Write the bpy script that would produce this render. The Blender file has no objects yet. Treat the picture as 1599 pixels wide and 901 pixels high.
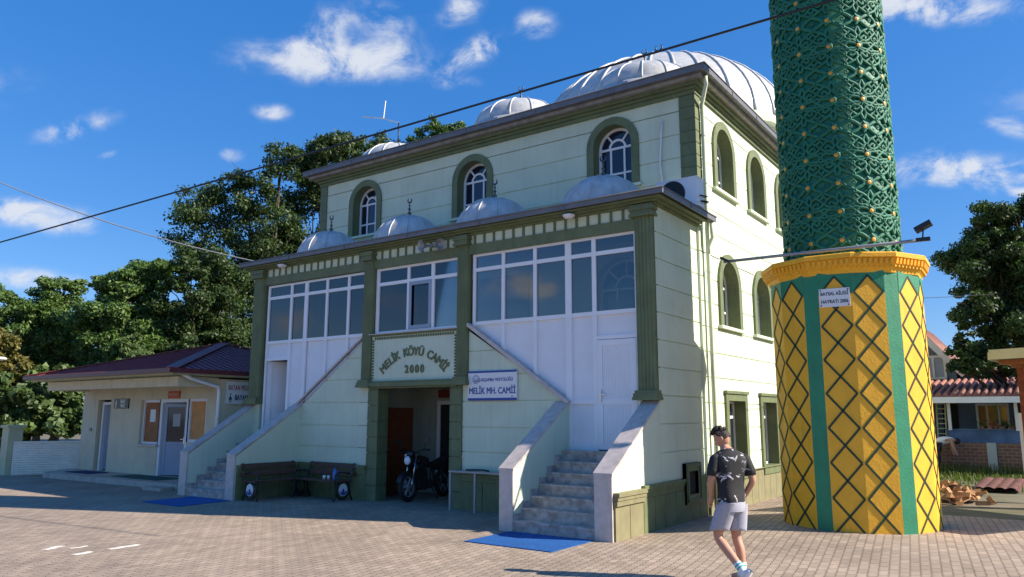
import bpy, bmesh, math, random
import numpy as np
from mathutils import Vector, Matrix, Euler
R = math.radians
random.seed(7)
rng = np.random.default_rng(11)
scene = bpy.context.scene
col = scene.collection

# ------------------------------------------------------------------ camera
CAMLOC = Vector((5.486, -11.969, 1.84))
YAW, PITCH, ROLL = 0.62, 0.165, 0.002
_f = Vector((-math.sin(YAW)*math.cos(PITCH), math.cos(YAW)*math.cos(PITCH), math.sin(PITCH)))
_r = Vector((math.cos(YAW), math.sin(YAW), 0)); _u = _r.cross(_f)
_r2 = math.cos(ROLL)*_r + math.sin(ROLL)*_u
_u2 = math.cos(ROLL)*_u - math.sin(ROLL)*_r
cam = bpy.data.cameras.new('camera'); camo = bpy.data.objects.new('camera', cam); col.objects.link(camo)
camo.matrix_world = Matrix(((_r2.x, _u2.x, -_f.x, CAMLOC.x), (_r2.y, _u2.y, -_f.y, CAMLOC.y), (_r2.z, _u2.z, -_f.z, CAMLOC.z), (0, 0, 0, 1)))
cam.sensor_width = 36; cam.lens = 1184.523/1599*36; cam.clip_end = 3000; cam.clip_start = 0.05
scene.camera = camo
F = 1184.523
def view_dir(px, py):
    return (_f + (px-799.5)/F*_r2 - (py-450.5)/F*_u2)

# ------------------------------------------------------------------ light, sky
SUN_AZ, SUN_EL = 22.0, 34.0            # azimuth from +x towards +y
scene.view_settings.view_transform = 'Standard'; scene.view_settings.look = 'None'
scene.view_settings.exposure = 0.82; scene.view_settings.gamma = 1
scene.view_settings.use_curve_mapping = False
sd = Vector((math.cos(R(SUN_AZ))*math.cos(R(SUN_EL)), math.sin(R(SUN_AZ))*math.cos(R(SUN_EL)), math.sin(R(SUN_EL))))
sun = bpy.data.lights.new('sun', 'SUN'); sun.energy = 5.0; sun.angle = R(0.5); sun.color = (1.0, 0.90, 0.76)
suno = bpy.data.objects.new('sun', sun); col.objects.link(suno)
suno.rotation_euler = sd.to_track_quat('Z', 'Y').to_euler(); suno.location = (20, 8, 20)
world = bpy.data.worlds.new('World'); scene.world = world; world.use_nodes = True
def build_world():
    nt = world.node_tree; nt.nodes.clear(); N = nt.nodes.new; L = nt.links.new
    out = N('ShaderNodeOutputWorld'); bg = N('ShaderNodeBackground'); bg.inputs['Strength'].default_value = 0.069
    sky = N('ShaderNodeTexSky'); sky.sky_type = 'NISHITA'; sky.sun_disc = False
    sky.sun_elevation = R(SUN_EL); sky.sun_rotation = R(90-SUN_AZ); sky.altitude = 100
    sky.air_density = 1.0; sky.dust_density = 0.3; sky.ozone_density = 3.0
    hs = N('ShaderNodeHueSaturation'); hs.inputs['Saturation'].default_value = 1.2; hs.inputs['Value'].default_value = 0.72
    L(sky.outputs[0], hs.inputs['Color'])
    ad = N('ShaderNodeMix'); ad.data_type = 'RGBA'; ad.blend_type = 'ADD'; ad.inputs[0].default_value = 1; L(hs.outputs[0], ad.inputs[6]); ad.inputs[7].default_value = (.0, .85, 3.2, 1)
    tc = N('ShaderNodeTexCoord')
    def vm(op, a, b=None):
        n = N('ShaderNodeVectorMath'); n.operation = op
        for i, v in enumerate((a, b)):
            if v is None: continue
            if isinstance(v, (tuple, Vector)): n.inputs[i].default_value = tuple(v)
            else: L(v, n.inputs[i])
        return n.outputs['Value'] if op == 'DOT_PRODUCT' else n.outputs[0]
    def m(op, a, b=None, c=None, clamp=False):
        n = N('ShaderNodeMath'); n.operation = op; n.use_clamp = clamp
        for i, v in enumerate((a, b, c)):
            if v is None: continue
            if isinstance(v, (int, float)): n.inputs[i].default_value = v
            else: L(v, n.inputs[i])
        return n.outputs[0]
    d = vm('NORMALIZE', tc.outputs['Generated'])
    # clouds: (pixel x, y, half width, half height, tilt deg, weight) turned into sky directions
    blobs = [(530, 95, 120, 26, 2, 1.05), (515, 40, 45, 26, -25, 0.75), (610, 30, 40, 30, 60, 0.6), (715, 15, 35, 20, -20, 0.75), (835, 38, 28, 18, 0, 0.8),
             (760, 72, 30, 16, -20, 0.8), (720, 95, 35, 14, -25, 0.75), (710, 130, 35, 10, 0, .45), (120, 200, 48, 15, -18, .85), (165, 243, 18, 7, -20, .5), (423, 176, 28, 12, 0, .7),
             (360, 242, 18, 10, 0, .6), (15, 325, 40, 18, 0, .8), (90, 345, 60, 20, 5, .75), (40, 435, 70, 16, 5, .8), (1500, 268, 110, 24, 2, 1.15), (1440, 12, 110, 22, 0, 1.1), (1575, 200, 30, 12, 20, .6),
             (1590, 300, 25, 8, 20, .7), (-150, 120, 120, 40, 5, .9), (1800, 150, 150, 40, 0, 1), (2100, 330, 220, 40, 0, 1), (-420, 300, 200, 40, 0, 1)]
    behind = [(800, 445, 45, 20, 5, .62), (850, 450, 26, 16, 0, .6), (455, 500, 40, 22, 0, .6), (620, 470, 50, 20, 5, .6), (250, 300, 120, 40, 0, 1), (1300, 350, 150, 40, 0, 1)]
    tot = None
    for bi, (px, py, hw, hh, tilt, wgt) in enumerate(blobs+behind):
        fl = Vector((1, -1 if bi >= len(blobs) else 1, 1))
        c = view_dir(px, py).normalized()*fl
        ex = (view_dir(px+1, py).normalized()*fl-c).normalized(); ey = c.cross(ex).normalized()
        ct, st = math.cos(R(tilt)), math.sin(R(tilt))
        ex, ey = ex*ct+ey*st, ey*ct-ex*st
        k = view_dir(px, py).length*F
        a = m('MULTIPLY', vm('DOT_PRODUCT', d, ex), k/hw); b = m('MULTIPLY', vm('DOT_PRODUCT', d, ey), k/hh)
        q = m('ADD', m('MULTIPLY', a, a), m('MULTIPLY', b, b))
        g = m('MULTIPLY', m('EXPONENT', m('MULTIPLY', q, -0.8)), wgt*1.18)
        front = m('GREATER_THAN', vm('DOT_PRODUCT', d, c), 0.3)
        g = m('MULTIPLY', g, front)
        tot = g if tot is None else m('ADD', tot, g)
    no = N('ShaderNodeTexNoise'); no.inputs['Scale'].default_value = 17; no.inputs['Detail'].default_value = 9; no.inputs['Roughness'].default_value = 0.62
    no.inputs['Distortion'].default_value = 0.4
    mp = N('ShaderNodeMapping'); mp.inputs['Scale'].default_value = (1, 1, 1.35); L(d, mp.inputs[0]); L(mp.outputs[0], no.inputs['Vector'])
    nf = m('MULTIPLY_ADD', no.outputs[0], 3.6, -1.2)
    dens = m('MULTIPLY', m('MINIMUM', tot, 1.3), nf)
    mr = N('ShaderNodeMapRange'); mr.interpolation_type = 'SMOOTHSTEP'
    mr.inputs['From Min'].default_value = 0.08; mr.inputs['From Max'].default_value = 1.0; L(dens, mr.inputs['Value'])
    fac = m('MULTIPLY', mr.outputs[0], 0.9)
    mix = N('ShaderNodeMix'); mix.data_type = 'RGBA'; L(fac, mix.inputs[0]); L(ad.outputs[2], mix.inputs[6])
    mix.inputs[7].default_value = (6.4, 6.7, 7.3, 1)
    L(mix.outputs[2], bg.inputs['Color']); L(bg.outputs[0], out.inputs['Surface'])
build_world()

# ------------------------------------------------------------------ materials
def mat(name, c, rough=0.6, var=0.0, vscale=3.0, bump=0.0, bscale=40.0, metal=0.0, spec=0.5, c2=None, detail=4, stretch=None, streak=0.0, blotch=0.0):
    m = bpy.data.materials.new(name); m.use_nodes = True
    nt = m.node_tree; N = nt.nodes.new; L = nt.links.new
    p = nt.nodes['Principled BSDF']; p.inputs['Base Color'].default_value = (*c, 1); p.inputs['Roughness'].default_value = rough
    p.inputs['Metallic'].default_value = metal; p.inputs['Specular IOR Level'].default_value = spec
    tc = N('ShaderNodeTexCoord'); vec = tc.outputs['Object']
    if stretch:
        mp = N('ShaderNodeMapping'); mp.inputs['Scale'].default_value = stretch; L(vec, mp.inputs[0]); vec = mp.outputs[0]
    if var > 0 or c2:
        n = N('ShaderNodeTexNoise'); n.inputs['Scale'].default_value = vscale; n.inputs['Detail'].default_value = detail; L(vec, n.inputs['Vector'])
        r = N('ShaderNodeValToRGB'); r.color_ramp.elements[0].position = 0.32; r.color_ramp.elements[1].position = 0.68
        ca = c2 if c2 else tuple(v*(1-var) for v in c)
        r.color_ramp.elements[0].color = (*ca, 1)
        r.color_ramp.elements[1].color = (*(c if c2 else tuple(min(1, v*(1+var*0.6)) for v in c)), 1)
        L(n.outputs[0], r.inputs[0]); L(r.outputs[0], p.inputs['Base Color'])
    for amt, sc_, st_ in ((streak, 1.0, (5.5, 5.5, .45)), (blotch, .55, (1, 1, 1))):
        if amt <= 0: continue
        mp2 = N('ShaderNodeMapping'); mp2.inputs['Scale'].default_value = st_; L(tc.outputs['Object'], mp2.inputs[0])
        ns = N('ShaderNodeTexNoise'); ns.inputs['Scale'].default_value = sc_*2; ns.inputs['Detail'].default_value = 7; ns.inputs['Roughness'].default_value = .65; L(mp2.outputs[0], ns.inputs['Vector'])
        mrs = N('ShaderNodeMapRange'); mrs.inputs['From Min'].default_value = .52; mrs.inputs['From Max'].default_value = .78; mrs.inputs['To Min'].default_value = 1.0; mrs.inputs['To Max'].default_value = 1-amt; L(ns.outputs[0], mrs.inputs[0])
        mx = N('ShaderNodeMix'); mx.data_type = 'RGBA'; mx.blend_type = 'MULTIPLY'; mx.inputs[0].default_value = 1
        src = p.inputs['Base Color']
        if src.is_linked: L(src.links[0].from_socket, mx.inputs[6])
        else: mx.inputs[6].default_value = (*c, 1)
        L(mrs.outputs[0], mx.inputs[7]); L(mx.outputs[2], p.inputs['Base Color'])
    if bump > 0:
        n2 = N('ShaderNodeTexNoise'); n2.inputs['Scale'].default_value = bscale; n2.inputs['Detail'].default_value = 5; L(vec, n2.inputs['Vector'])
        b = N('ShaderNodeBump'); b.inputs['Strength'].default_value = bump; b.inputs['Distance'].default_value = 0.02
        L(n2.outputs[0], b.inputs['Height']); L(b.outputs[0], p.inputs['Normal'])
    return m
M = {}
M['mint'] = mat('mint_wall_paint', (.63, .70, .53), .75, .08, 1.3, .14, 60, streak=.12, blotch=.09)
M['mint_dark'] = mat('groove_paint', (.36, .41, .32), .8)
M['green'] = mat('olive_green_trim', (.145, .175, .08), .6, .16, 4, .1, 50, streak=.35)
M['pvc'] = mat('white_pvc', (.84, .84, .86), .35, .04, 2)
M['pvc_rib'] = mat('white_pvc_panel', (.80, .80, .83), .4, .05, 2)
M['gutter'] = mat('grey_gutter_metal', (.15, .15, .165), .45, .15, 5)
M['board'] = mat('weathered_board', (.30, .28, .26), .7, .3, 6)
M['lead'] = mat('dome_sheet_metal', (.56, .56, .55), .5, .16, 5, .12, 25, metal=.15, streak=.3, blotch=.2)
M['finial'] = mat('finial_metal', (.10, .11, .12), .35, .2, 8, metal=.5)
M['pane'] = mat('dark_window_pane', (.012, .018, .035), .06, spec=.7)
M['dark_blue_pane'] = mat('dark_blue_pane', (.012, .022, .06), .1, spec=.6)
M['dark'] = mat('dark_interior', (.02, .02, .02), .9)
M['marble'] = mat('grey_marble', (.55, .51, .47), .35, c2=(.27, .24, .22), vscale=9, detail=8)
M['coping'] = mat('pinkish_marble', (.56, .49, .45), .45, .16, 7, .05, 30, blotch=.25, streak=.25)
M['yellow'] = mat('yellow_paint', (.90, .455, .022), .6, .08, 4, .22, 30, streak=.16, blotch=.10)
M['mgreen'] = mat('minaret_green_paint', (.022, .235, .115), .55, .12, 4, .22, 30, streak=.2)
M['line'] = mat('dark_green_line', (.012, .05, .02), .6)
M['teal'] = mat('shaft_green_paint', (.013, .162, .092), .62, .2, 7, .15, 60)
M['gold'] = mat('gold_boss_paint', (.72, .36, .03), .45, .15, 10)
M['white'] = mat('white_paint', (.78, .78, .78), .5, .05, 3)
M['blue'] = mat('sign_blue', (.02, .06, .30), .4)
M['matblue'] = mat('blue_mat', (.006, .115, .40), .95, .25, 30, .8, 220, blotch=.3, streak=.2)
M['matdark'] = mat('dark_blue_mat', (.02, .03, .13), .9, .2, 30, .6, 250)
M['matgreen'] = mat('green_mat', (.02, .10, .09), .9, .2, 30, .6, 250)
M['wood'] = mat('varnished_wood', (.22, .06, .02), .35, .35, 8, .05, 30, stretch=(6, 6, .6))
M['oldwood'] = mat('old_bench_wood', (.10, .05, .03), .6, .4, 5, .2, 40, stretch=(1, 6, 6))
M['iron'] = mat('black_iron', (.018, .018, .018), .45, .2, 20)
M['redroof'] = mat('red_metal_roof', (.24, .04, .05), .42, .18, 3)
M['wcwall'] = mat('wc_wall', (.68, .60, .42), .8, .08, 2, .5, 14, streak=.2, blotch=.15)
M['concrete'] = mat('platform_tile', (.42, .38, .33), .6, .2, 4, .1, 30)
M['curtain'] = mat('orange_brown_curtain', (.35, .15, .06), .8, .2, 4)
M['curtain2'] = mat('bright_orange_curtain', (.65, .30, .10), .8, .15, 4)
M['greypvc'] = mat('blue_grey_door', (.30, .36, .46), .4, .05, 3)
M['fencewhite'] = mat('white_fence_paint', (.85, .82, .72), .7, .08, 3)
M['cream'] = mat('cream_post', (.52, .52, .33), .7, .1, 3)
M['black'] = mat('black_plastic', (.012, .012, .013), .35)
M['rubber'] = mat('tyre_rubber', (.015, .015, .015), .8)
M['chrome'] = mat('bare_metal', (.55, .55, .57), .25, metal=.9)
M['grey'] = mat('grey_metal', (.33, .34, .35), .45, .1, 6, metal=.3)
M['skin'] = mat('skin', (.50, .25, .16), .55, .06, 14)
M['hair'] = mat('dark_hair', (.030, .017, .011), .55, .4, 60, .6, 120)
M['shorts'] = mat('grey_jersey', (.36, .36, .42), .85, .12, 60, .2, 200)
M['sock'] = mat('white_sock', (.75, .77, .77), .9, 0, 3, .3, 150)
M['turq'] = mat('turquoise_stripe', (.05, .40, .36), .9)
M['shoe'] = mat('white_shoe', (.7, .7, .72), .6)
M['bluewall'] = mat('blue_house_wall', (.13, .19, .28), .8, .15, 2, .1, 30)
M['bluepar'] = mat('blue_parapet', (.09, .16, .30), .8, .35, 2, .1, 30)
M['tile'] = mat('red_clay_tile', (.30, .125, .095), .7, .25, 6)
M['firewood'] = mat('split_firewood', (.42, .22, .09), .8, .4, 6, .3, 40)
M['bark'] = mat('bark', (.075, .06, .045), .9, .35, 8, .6, 20)
M['brown_sheet'] = mat('brown_corrugated', (.16, .07, .055), .5, .2, 4)
M['orange'] = mat('orange_sign', (.55, .07, .02), .5)
M['ceiling'] = mat('porch_ceiling', (.55, .55, .52), .8)
M['plaster'] = mat('grey_plaster_inside', (.40, .43, .40), .8)

def nodes_of(m): return m.node_tree, m.node_tree.nodes.new, m.node_tree.links.new
def glass_mat():
    m = bpy.data.materials.new('porch_glass'); m.use_nodes = True; nt, N, L = nodes_of(m); nt.nodes.clear()
    o = N('ShaderNodeOutputMaterial'); t = N('ShaderNodeBsdfTransparent'); t.inputs[0].default_value = (.74, .76, .77, 1)
    g = N('ShaderNodeBsdfGlossy'); g.inputs['Roughness'].default_value = .02; g.inputs['Color'].default_value = (.8, .82, .85, 1)
    lw = N('ShaderNodeFresnel'); lw.inputs[0].default_value = 1.5
    a = N('ShaderNodeMath'); a.operation = 'MULTIPLY_ADD'; a.inputs[1].default_value = 1.3; a.inputs[2].default_value = .04; a.use_clamp = True
    x = N('ShaderNodeMixShader'); L(lw.outputs[0], a.inputs[0]); L(a.outputs[0], x.inputs[0]); L(t.outputs[0], x.inputs[1]); L(g.outputs[0], x.inputs[2]); L(x.outputs[0], o.inputs[0])
    return m
M['glass'] = glass_mat()
def leaf_mat(name, ca, cb, trans=.25):
    m = bpy.data.materials.new(name); m.use_nodes = True; nt, N, L = nodes_of(m); nt.nodes.clear()
    o = N('ShaderNodeOutputMaterial'); d = N('ShaderNodeBsdfPrincipled'); d.inputs['Roughness'].default_value = .5; d.inputs['Specular IOR Level'].default_value = .35
    t = N('ShaderNodeBsdfTranslucent'); x = N('ShaderNodeMixShader'); x.inputs[0].default_value = trans
    g = N('ShaderNodeNewGeometry'); r = N('ShaderNodeValToRGB'); r.color_ramp.elements[0].color = (*ca, 1); r.color_ramp.elements[1].color = (*cb, 1)
    L(g.outputs['Random Per Island'], r.inputs[0]); L(r.outputs[0], d.inputs['Base Color'])
    mu = N('ShaderNodeMix'); mu.data_type = 'RGBA'; mu.blend_type = 'MULTIPLY'; mu.inputs[0].default_value = 1; L(r.outputs[0], mu.inputs[6]); mu.inputs[7].default_value = (1.3, 1.5, .5, 1)
    L(mu.outputs[2], t.inputs[0]); L(d.outputs[0], x.inputs[1]); L(t.outputs[0], x.inputs[2]); L(x.outputs[0], o.inputs[0])
    return m
M['leafA'] = leaf_mat('walnut_leaf', (.024, .052, .016), (.075, .115, .03))
M['leafB'] = leaf_mat('hedge_tree_leaf', (.04, .088, .022), (.135, .215, .05))
M['leafC'] = leaf_mat('fig_leaf', (.05, .09, .03), (.13, .19, .06))
M['leafD'] = leaf_mat('yellowing_leaf', (.10, .10, .025), (.19, .16, .04))
M['leafE'] = leaf_mat('right_tree_leaf', (.024, .05, .018), (.07, .115, .03))
M['grassleaf'] = leaf_mat('grass_blade', (.06, .10, .02), (.16, .19, .05))
def shirt_mat():
    m = mat('black_splash_shirt', (.015, .015, .017), .8, bump=.15, bscale=15); nt, N, L = nodes_of(m); p = nt.nodes['Principled BSDF']
    tc = N('ShaderNodeTexCoord'); n = N('ShaderNodeTexNoise'); n.inputs['Scale'].default_value = 6.5; n.inputs['Detail'].default_value = 6; n.inputs['Roughness'].default_value = .65; n.inputs['Distortion'].default_value = 1.2
    L(tc.outputs['Object'], n.inputs['Vector']); r = N('ShaderNodeValToRGB'); r.color_ramp.elements[0].position = .575; r.color_ramp.elements[1].position = .60
    r.color_ramp.elements[0].color = (.014, .014, .016, 1); r.color_ramp.elements[1].color = (.62, .62, .66, 1); L(n.outputs[0], r.inputs[0]); L(r.outputs[0], p.inputs['Base Color']); return m
M['shirt'] = shirt_mat()
def paver_mat():
    m = bpy.data.materials.new('interlocking_pavers'); m.use_nodes = True; nt, N, L = nodes_of(m); p = nt.nodes['Principled BSDF']; p.inputs['Roughness'].default_value = .82
    tc = N('ShaderNodeTexCoord'); mp = N('ShaderNodeMapping'); mp.inputs['Rotation'].default_value = (0, 0, R(-98)); L(tc.outputs['Object'], mp.inputs[0])
    sx = N('ShaderNodeSeparateXYZ'); L(mp.outputs[0], sx.inputs[0])
    def mm(op, a, b=None, c=None):
        n = N('ShaderNodeMath'); n.operation = op
        for i, v in enumerate((a, b, c)):
            if v is None: continue
            if isinstance(v, (int, float)): n.inputs[i].default_value = v
            else: L(v, n.inputs[i])
        return n.outputs[0]
    # zig-zag edges of the blocks
    px = mm('PINGPONG', mm('ADD', sx.outputs[1], 0.0), .055); x2 = mm('ADD', sx.outputs[0], mm('MULTIPLY', px, .55))
    py = mm('PINGPONG', sx.outputs[0], .055); y2 = mm('ADD', sx.outputs[1], mm('MULTIPLY', py, .38))
    cb = N('ShaderNodeCombineXYZ'); L(x2, cb.inputs[0]); L(y2, cb.inputs[1])
    br = N('ShaderNodeTexBrick'); br.inputs['Scale'].default_value = 1; br.inputs['Brick Width'].default_value = .22; br.inputs['Row Height'].default_value = .11
    br.inputs['Mortar Size'].default_value = .007; br.inputs['Mortar Smooth'].default_value = .5; br.inputs['Bias'].default_value = 0
    br.inputs['Color1'].default_value = (.315, .245, .182, 1); br.inputs['Color2'].default_value = (.42, .325, .245, 1); br.inputs['Mortar'].default_value = (.15, .12, .095, 1)
    L(cb.outputs[0], br.inputs['Vector'])
    n1 = N('ShaderNodeTexNoise'); n1.inputs['Scale'].default_value = .6; n1.inputs['Detail'].default_value = 10; n1.inputs['Roughness'].default_value = .7; L(tc.outputs['Object'], n1.inputs['Vector'])
    mr = N('ShaderNodeMapRange'); mr.inputs['From Min'].default_value = .3; mr.inputs['From Max'].default_value = .7; mr.inputs['To Min'].default_value = .70; mr.inputs['To Max'].default_value = 1.15; L(n1.outputs[0], mr.inputs[0])
    mu = N('ShaderNodeMix'); mu.data_type = 'RGBA'; mu.blend_type = 'MULTIPLY'; mu.inputs[0].default_value = 1; L(br.outputs[0], mu.inputs[6]); L(mr.outputs[0], mu.inputs[7])
    vg = N('ShaderNodeVectorMath'); vg.operation = 'DISTANCE'; vg.inputs[1].default_value = (4.2, -3.5, 0); L(tc.outputs['Object'], vg.inputs[0])
    ng = N('ShaderNodeTexNoise'); ng.inputs['Scale'].default_value = .8; ng.inputs['Detail'].default_value = 6; L(tc.outputs['Object'], ng.inputs['Vector'])
    kg = N('ShaderNodeMapRange'); kg.inputs['From Min'].default_value = 7.0; kg.inputs['From Max'].default_value = 3.0; kg.inputs['To Max'].default_value = .85; L(mm('ADD', vg.outputs['Value'], mm('MULTIPLY_ADD', ng.outputs[0], 3.0, -1.5)), kg.inputs[0])
    mg = N('ShaderNodeMix'); mg.data_type = 'RGBA'; mg.blend_type = 'MULTIPLY'; L(kg.outputs[0], mg.inputs[0]); L(mu.outputs[2], mg.inputs[6]); mg.inputs[7].default_value = (.72, .74, .75, 1); mu = mg
    # a few reddish blocks in one patch of the yard
    vs = N('ShaderNodeVectorMath'); vs.operation = 'DISTANCE'; vs.inputs[1].default_value = (-5.6, -6.2, 0); L(tc.outputs['Object'], vs.inputs[0])
    k = N('ShaderNodeMapRange'); k.inputs['From Min'].default_value = 2.6; k.inputs['From Max'].default_value = .8; L(vs.outputs['Value'], k.inputs[0])
    n3 = N('ShaderNodeTexNoise'); n3.inputs['Scale'].default_value = 2.6; L(cb.outputs[0], n3.inputs['Vector'])
    st = N('ShaderNodeMapRange'); st.inputs['From Min'].default_value = .48; st.inputs['From Max'].default_value = .62; L(n3.outputs[0], st.inputs[0])
    kk = mm('MULTIPLY', mm('MULTIPLY', k.outputs[0], st.outputs[0]), .55)
    m2 = N('ShaderNodeMix'); m2.data_type = 'RGBA'; L(kk, m2.inputs[0]); L(mu.outputs[2], m2.inputs[6]); m2.inputs[7].default_value = (.42, .22, .18, 1)
    L(m2.outputs[2], p.inputs['Base Color'])
    n2 = N('ShaderNodeTexNoise'); n2.inputs['Scale'].default_value = 60; n2.inputs['Detail'].default_value = 4; L(tc.outputs['Object'], n2.inputs['Vector'])
    n4 = N('ShaderNodeTexNoise'); n4.inputs['Scale'].default_value = 4.5; L(tc.outputs['Object'], n4.inputs['Vector'])
    h = mm('ADD', mm('MULTIPLY', br.outputs['Fac'], -1.0), mm('ADD', mm('MULTIPLY', n2.outputs[0], .25), mm('MULTIPLY', n4.outputs[0], 1.2)))
    b = N('ShaderNodeBump'); b.inputs['Strength'].default_value = .85; b.inputs['Distance'].default_value = .018; L(h, b.inputs['Height']); L(b.outputs[0], p.inputs['Normal'])
    return m
M['paver'] = paver_mat()
M['dirt'] = mat('dusty_earth', (.20, .16, .115), .95, c2=(.085, .09, .04), vscale=1.1, bump=.8, bscale=9, detail=8)
def brick_mat():
    m = bpy.data.materials.new('hollow_brick'); m.use_nodes = True; nt, N, L = nodes_of(m); p = nt.nodes['Principled BSDF']; p.inputs['Roughness'].default_value = .85
    tc = N('ShaderNodeTexCoord'); mp = N('ShaderNodeMapping'); mp.inputs['Rotation'].default_value = (R(-90), 0, 0); L(tc.outputs['Object'], mp.inputs[0])
    br = N('ShaderNodeTexBrick'); br.inputs['Scale'].default_value = 1; br.inputs['Brick Width'].default_value = .22; br.inputs['Row Height'].default_value = .1; br.inputs['Mortar Size'].default_value = .012
    br.inputs['Color1'].default_value = (.24, .10, .06, 1); br.inputs['Color2'].default_value = (.17, .075, .045, 1); br.inputs['Mortar'].default_value = (.22, .19, .16, 1)
    L(mp.outputs[0], br.inputs['Vector']); L(br.outputs[0], p.inputs['Base Color']); return m
M['brick'] = brick_mat()

# ------------------------------------------------------------------ builders
WL = {}
class MB:
    def __init__(s): s.v = []; s.f = []; s.m = []; s.sm = []
    def add(s, vs, fs, m=0, smooth=False):
        b = len(s.v); s.v += [tuple(v) for v in vs]
        for f in fs: s.f.append(tuple(i+b for i in f)); s.m.append(m); s.sm.append(smooth)
        return s
    def poly(s, vs, m=0): return s.add(vs, [tuple(range(len(vs)))], m)
    def box(s, x0, x1, y0, y1, z0, z1, m=0):
        x0, x1 = min(x0, x1), max(x0, x1); y0, y1 = min(y0, y1), max(y0, y1); z0, z1 = min(z0, z1), max(z0, z1)
        return s.add([(x0, y0, z0), (x1, y0, z0), (x1, y1, z0), (x0, y1, z0), (x0, y0, z1), (x1, y0, z1), (x1, y1, z1), (x0, y1, z1)],
                     [(3, 2, 1, 0), (4, 5, 6, 7), (0, 1, 5, 4), (1, 2, 6, 5), (2, 3, 7, 6), (3, 0, 4, 7)], m)
    def obox(s, c, ax, ay, az, m=0):
        c, ax, ay, az = Vector(c), Vector(ax), Vector(ay), Vector(az)
        vs = [c+sx*ax+sy*ay+sz*az for sz in (-1, 1) for (sx, sy) in ((-1, -1), (1, -1), (1, 1), (-1, 1))]
        return s.add(vs, [(3, 2, 1, 0), (4, 5, 6, 7), (0, 1, 5, 4), (1, 2, 6, 5), (2, 3, 7, 6), (3, 0, 4, 7)], m)
    def bar(s, a, b, w, h, m=0, up=(0, 0, 1)):
        a, b = Vector(a), Vector(b); d = (b-a); l = d.length; d.normalize(); u = Vector(up)
        sd_ = d.cross(u)
        if sd_.length < 1e-4: sd_ = d.cross(Vector((1, 0, 0)))
        sd_.normalize(); u = sd_.cross(d)
        return s.obox((a+b)/2, d*l/2, sd_*w/2, u*h/2, m)
    def prism(s, poly, ext, m=0):
        ext = Vector(ext); n = len(poly); a = [Vector(p) for p in poly]; b = [p+ext for p in a]
        s.add(a+b, [tuple(range(n-1, -1, -1)), tuple(range(n, 2*n))]+[(i, (i+1) % n, n+(i+1) % n, n+i) for i in range(n)], m); return s
    def tube(s, path, r, n=8, m=0, closed=False, smooth=True, flat=1.0):
        P = [Vector(p) for p in path]; k = len(P); rr = r if isinstance(r, (list, tuple)) else [r]*k
        vs = []; t0 = None; u = None
        for i in range(k):
            t = (P[(i+1) % k]-P[i-1]) if closed else (P[min(i+1, k-1)]-P[max(i-1, 0)])
            if t.length < 1e-9: t = Vector((0, 0, 1))
            t.normalize()
            if u is None:
                u = t.cross(Vector((0, 0, 1)))
                if u.length < 1e-3: u = t.cross(Vector((1, 0, 0)))
            u = (u-t*u.dot(t))
            if u.length < 1e-6: u = t.cross(Vector((.3, .7, .2)))
            u.normalize(); w = t.cross(u)
            vs += [P[i]+(u*math.cos(2*math.pi*j/n)+w*math.sin(2*math.pi*j/n)*flat)*rr[i] for j in range(n)]
        fs = [(i*n+j, i*n+(j+1) % n, ((i+1) % k)*n+(j+1) % n, ((i+1) % k)*n+j) for i in range(k if closed else k-1) for j in range(n)]
        s.add(vs, fs, m, smooth)
        if not closed:
            s.add(vs[:n], [tuple(range(n-1, -1, -1))], m); s.add(vs[-n:], [tuple(range(n))], m)
        return s
    def lathe(s, prof, c=(0, 0, 0), n=24, m=0, smooth=True, a0=0, a1=2*math.pi):
        c = Vector(c); full = abs(a1-a0-2*math.pi) < 1e-6; k = n if full else n+1
        vs = [(c.x+r*math.cos(a0+(a1-a0)*j/n), c.y+r*math.sin(a0+(a1-a0)*j/n), c.z+z) for (r, z) in prof for j in range(k)]
        fs = [(i*k+j, i*k+(j+1) % k, (i+1)*k+(j+1) % k, (i+1)*k+j) for i in range(len(prof)-1) for j in range(n)]
        return s.add(vs, fs, m, smooth)
    def ell(s, c, r, n=12, k=8, m=0, rot=None):
        c = Vector(c); vs = []; 
        for i in range(k+1):
            p = -math.pi/2+math.pi*i/k
            for j in range(n):
                a = 2*math.pi*j/n; v = Vector((r[0]*math.cos(p)*math.cos(a), r[1]*math.cos(p)*math.sin(a), r[2]*math.sin(p)))
                if rot is not None: v = rot @ v
                vs.append(c+v)
        return s.add(vs, [(i*n+j, i*n+(j+1) % n, (i+1)*n+(j+1) % n, (i+1)*n+j) for i in range(k) for j in range(n)], m, True)
    def build(s, name, mats, parent=None, clean=True):
        if not isinstance(mats, (list, tuple)): mats = [mats]
        V = np.array(s.v, dtype=float)
        lo, hi = V.min(0), V.max(0); c = Vector(((lo[0]+hi[0])/2, (lo[1]+hi[1])/2, lo[2]))
        me = bpy.data.meshes.new(name); me.from_pydata((V-np.array(c)).tolist(), [], s.f)
        for m in mats: me.materials.append(M[m] if isinstance(m, str) else m)
        me.polygons.foreach_set('material_index', s.m); me.polygons.foreach_set('use_smooth', s.sm)
        if clean:
            bm = bmesh.new(); bm.from_mesh(me); bmesh.ops.remove_doubles(bm, verts=bm.verts, dist=1e-5) if any(s.sm) else None
            bmesh.ops.recalc_face_normals(bm, faces=bm.faces); bm.to_mesh(me); bm.free()
        me.update()
        o = bpy.data.objects.new(name, me); col.objects.link(o)
        if parent is not None:
            o.parent = parent; o.location = c-WL[parent]
        else: o.location = c
        WL[o] = c
        return o
def tag(o, label=None, cat=None, group=None, kind=None):
    if label: o['label'] = label
    if cat: o['category'] = cat
    if group: o['group'] = group
    if kind: o['kind'] = kind
    return o
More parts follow.
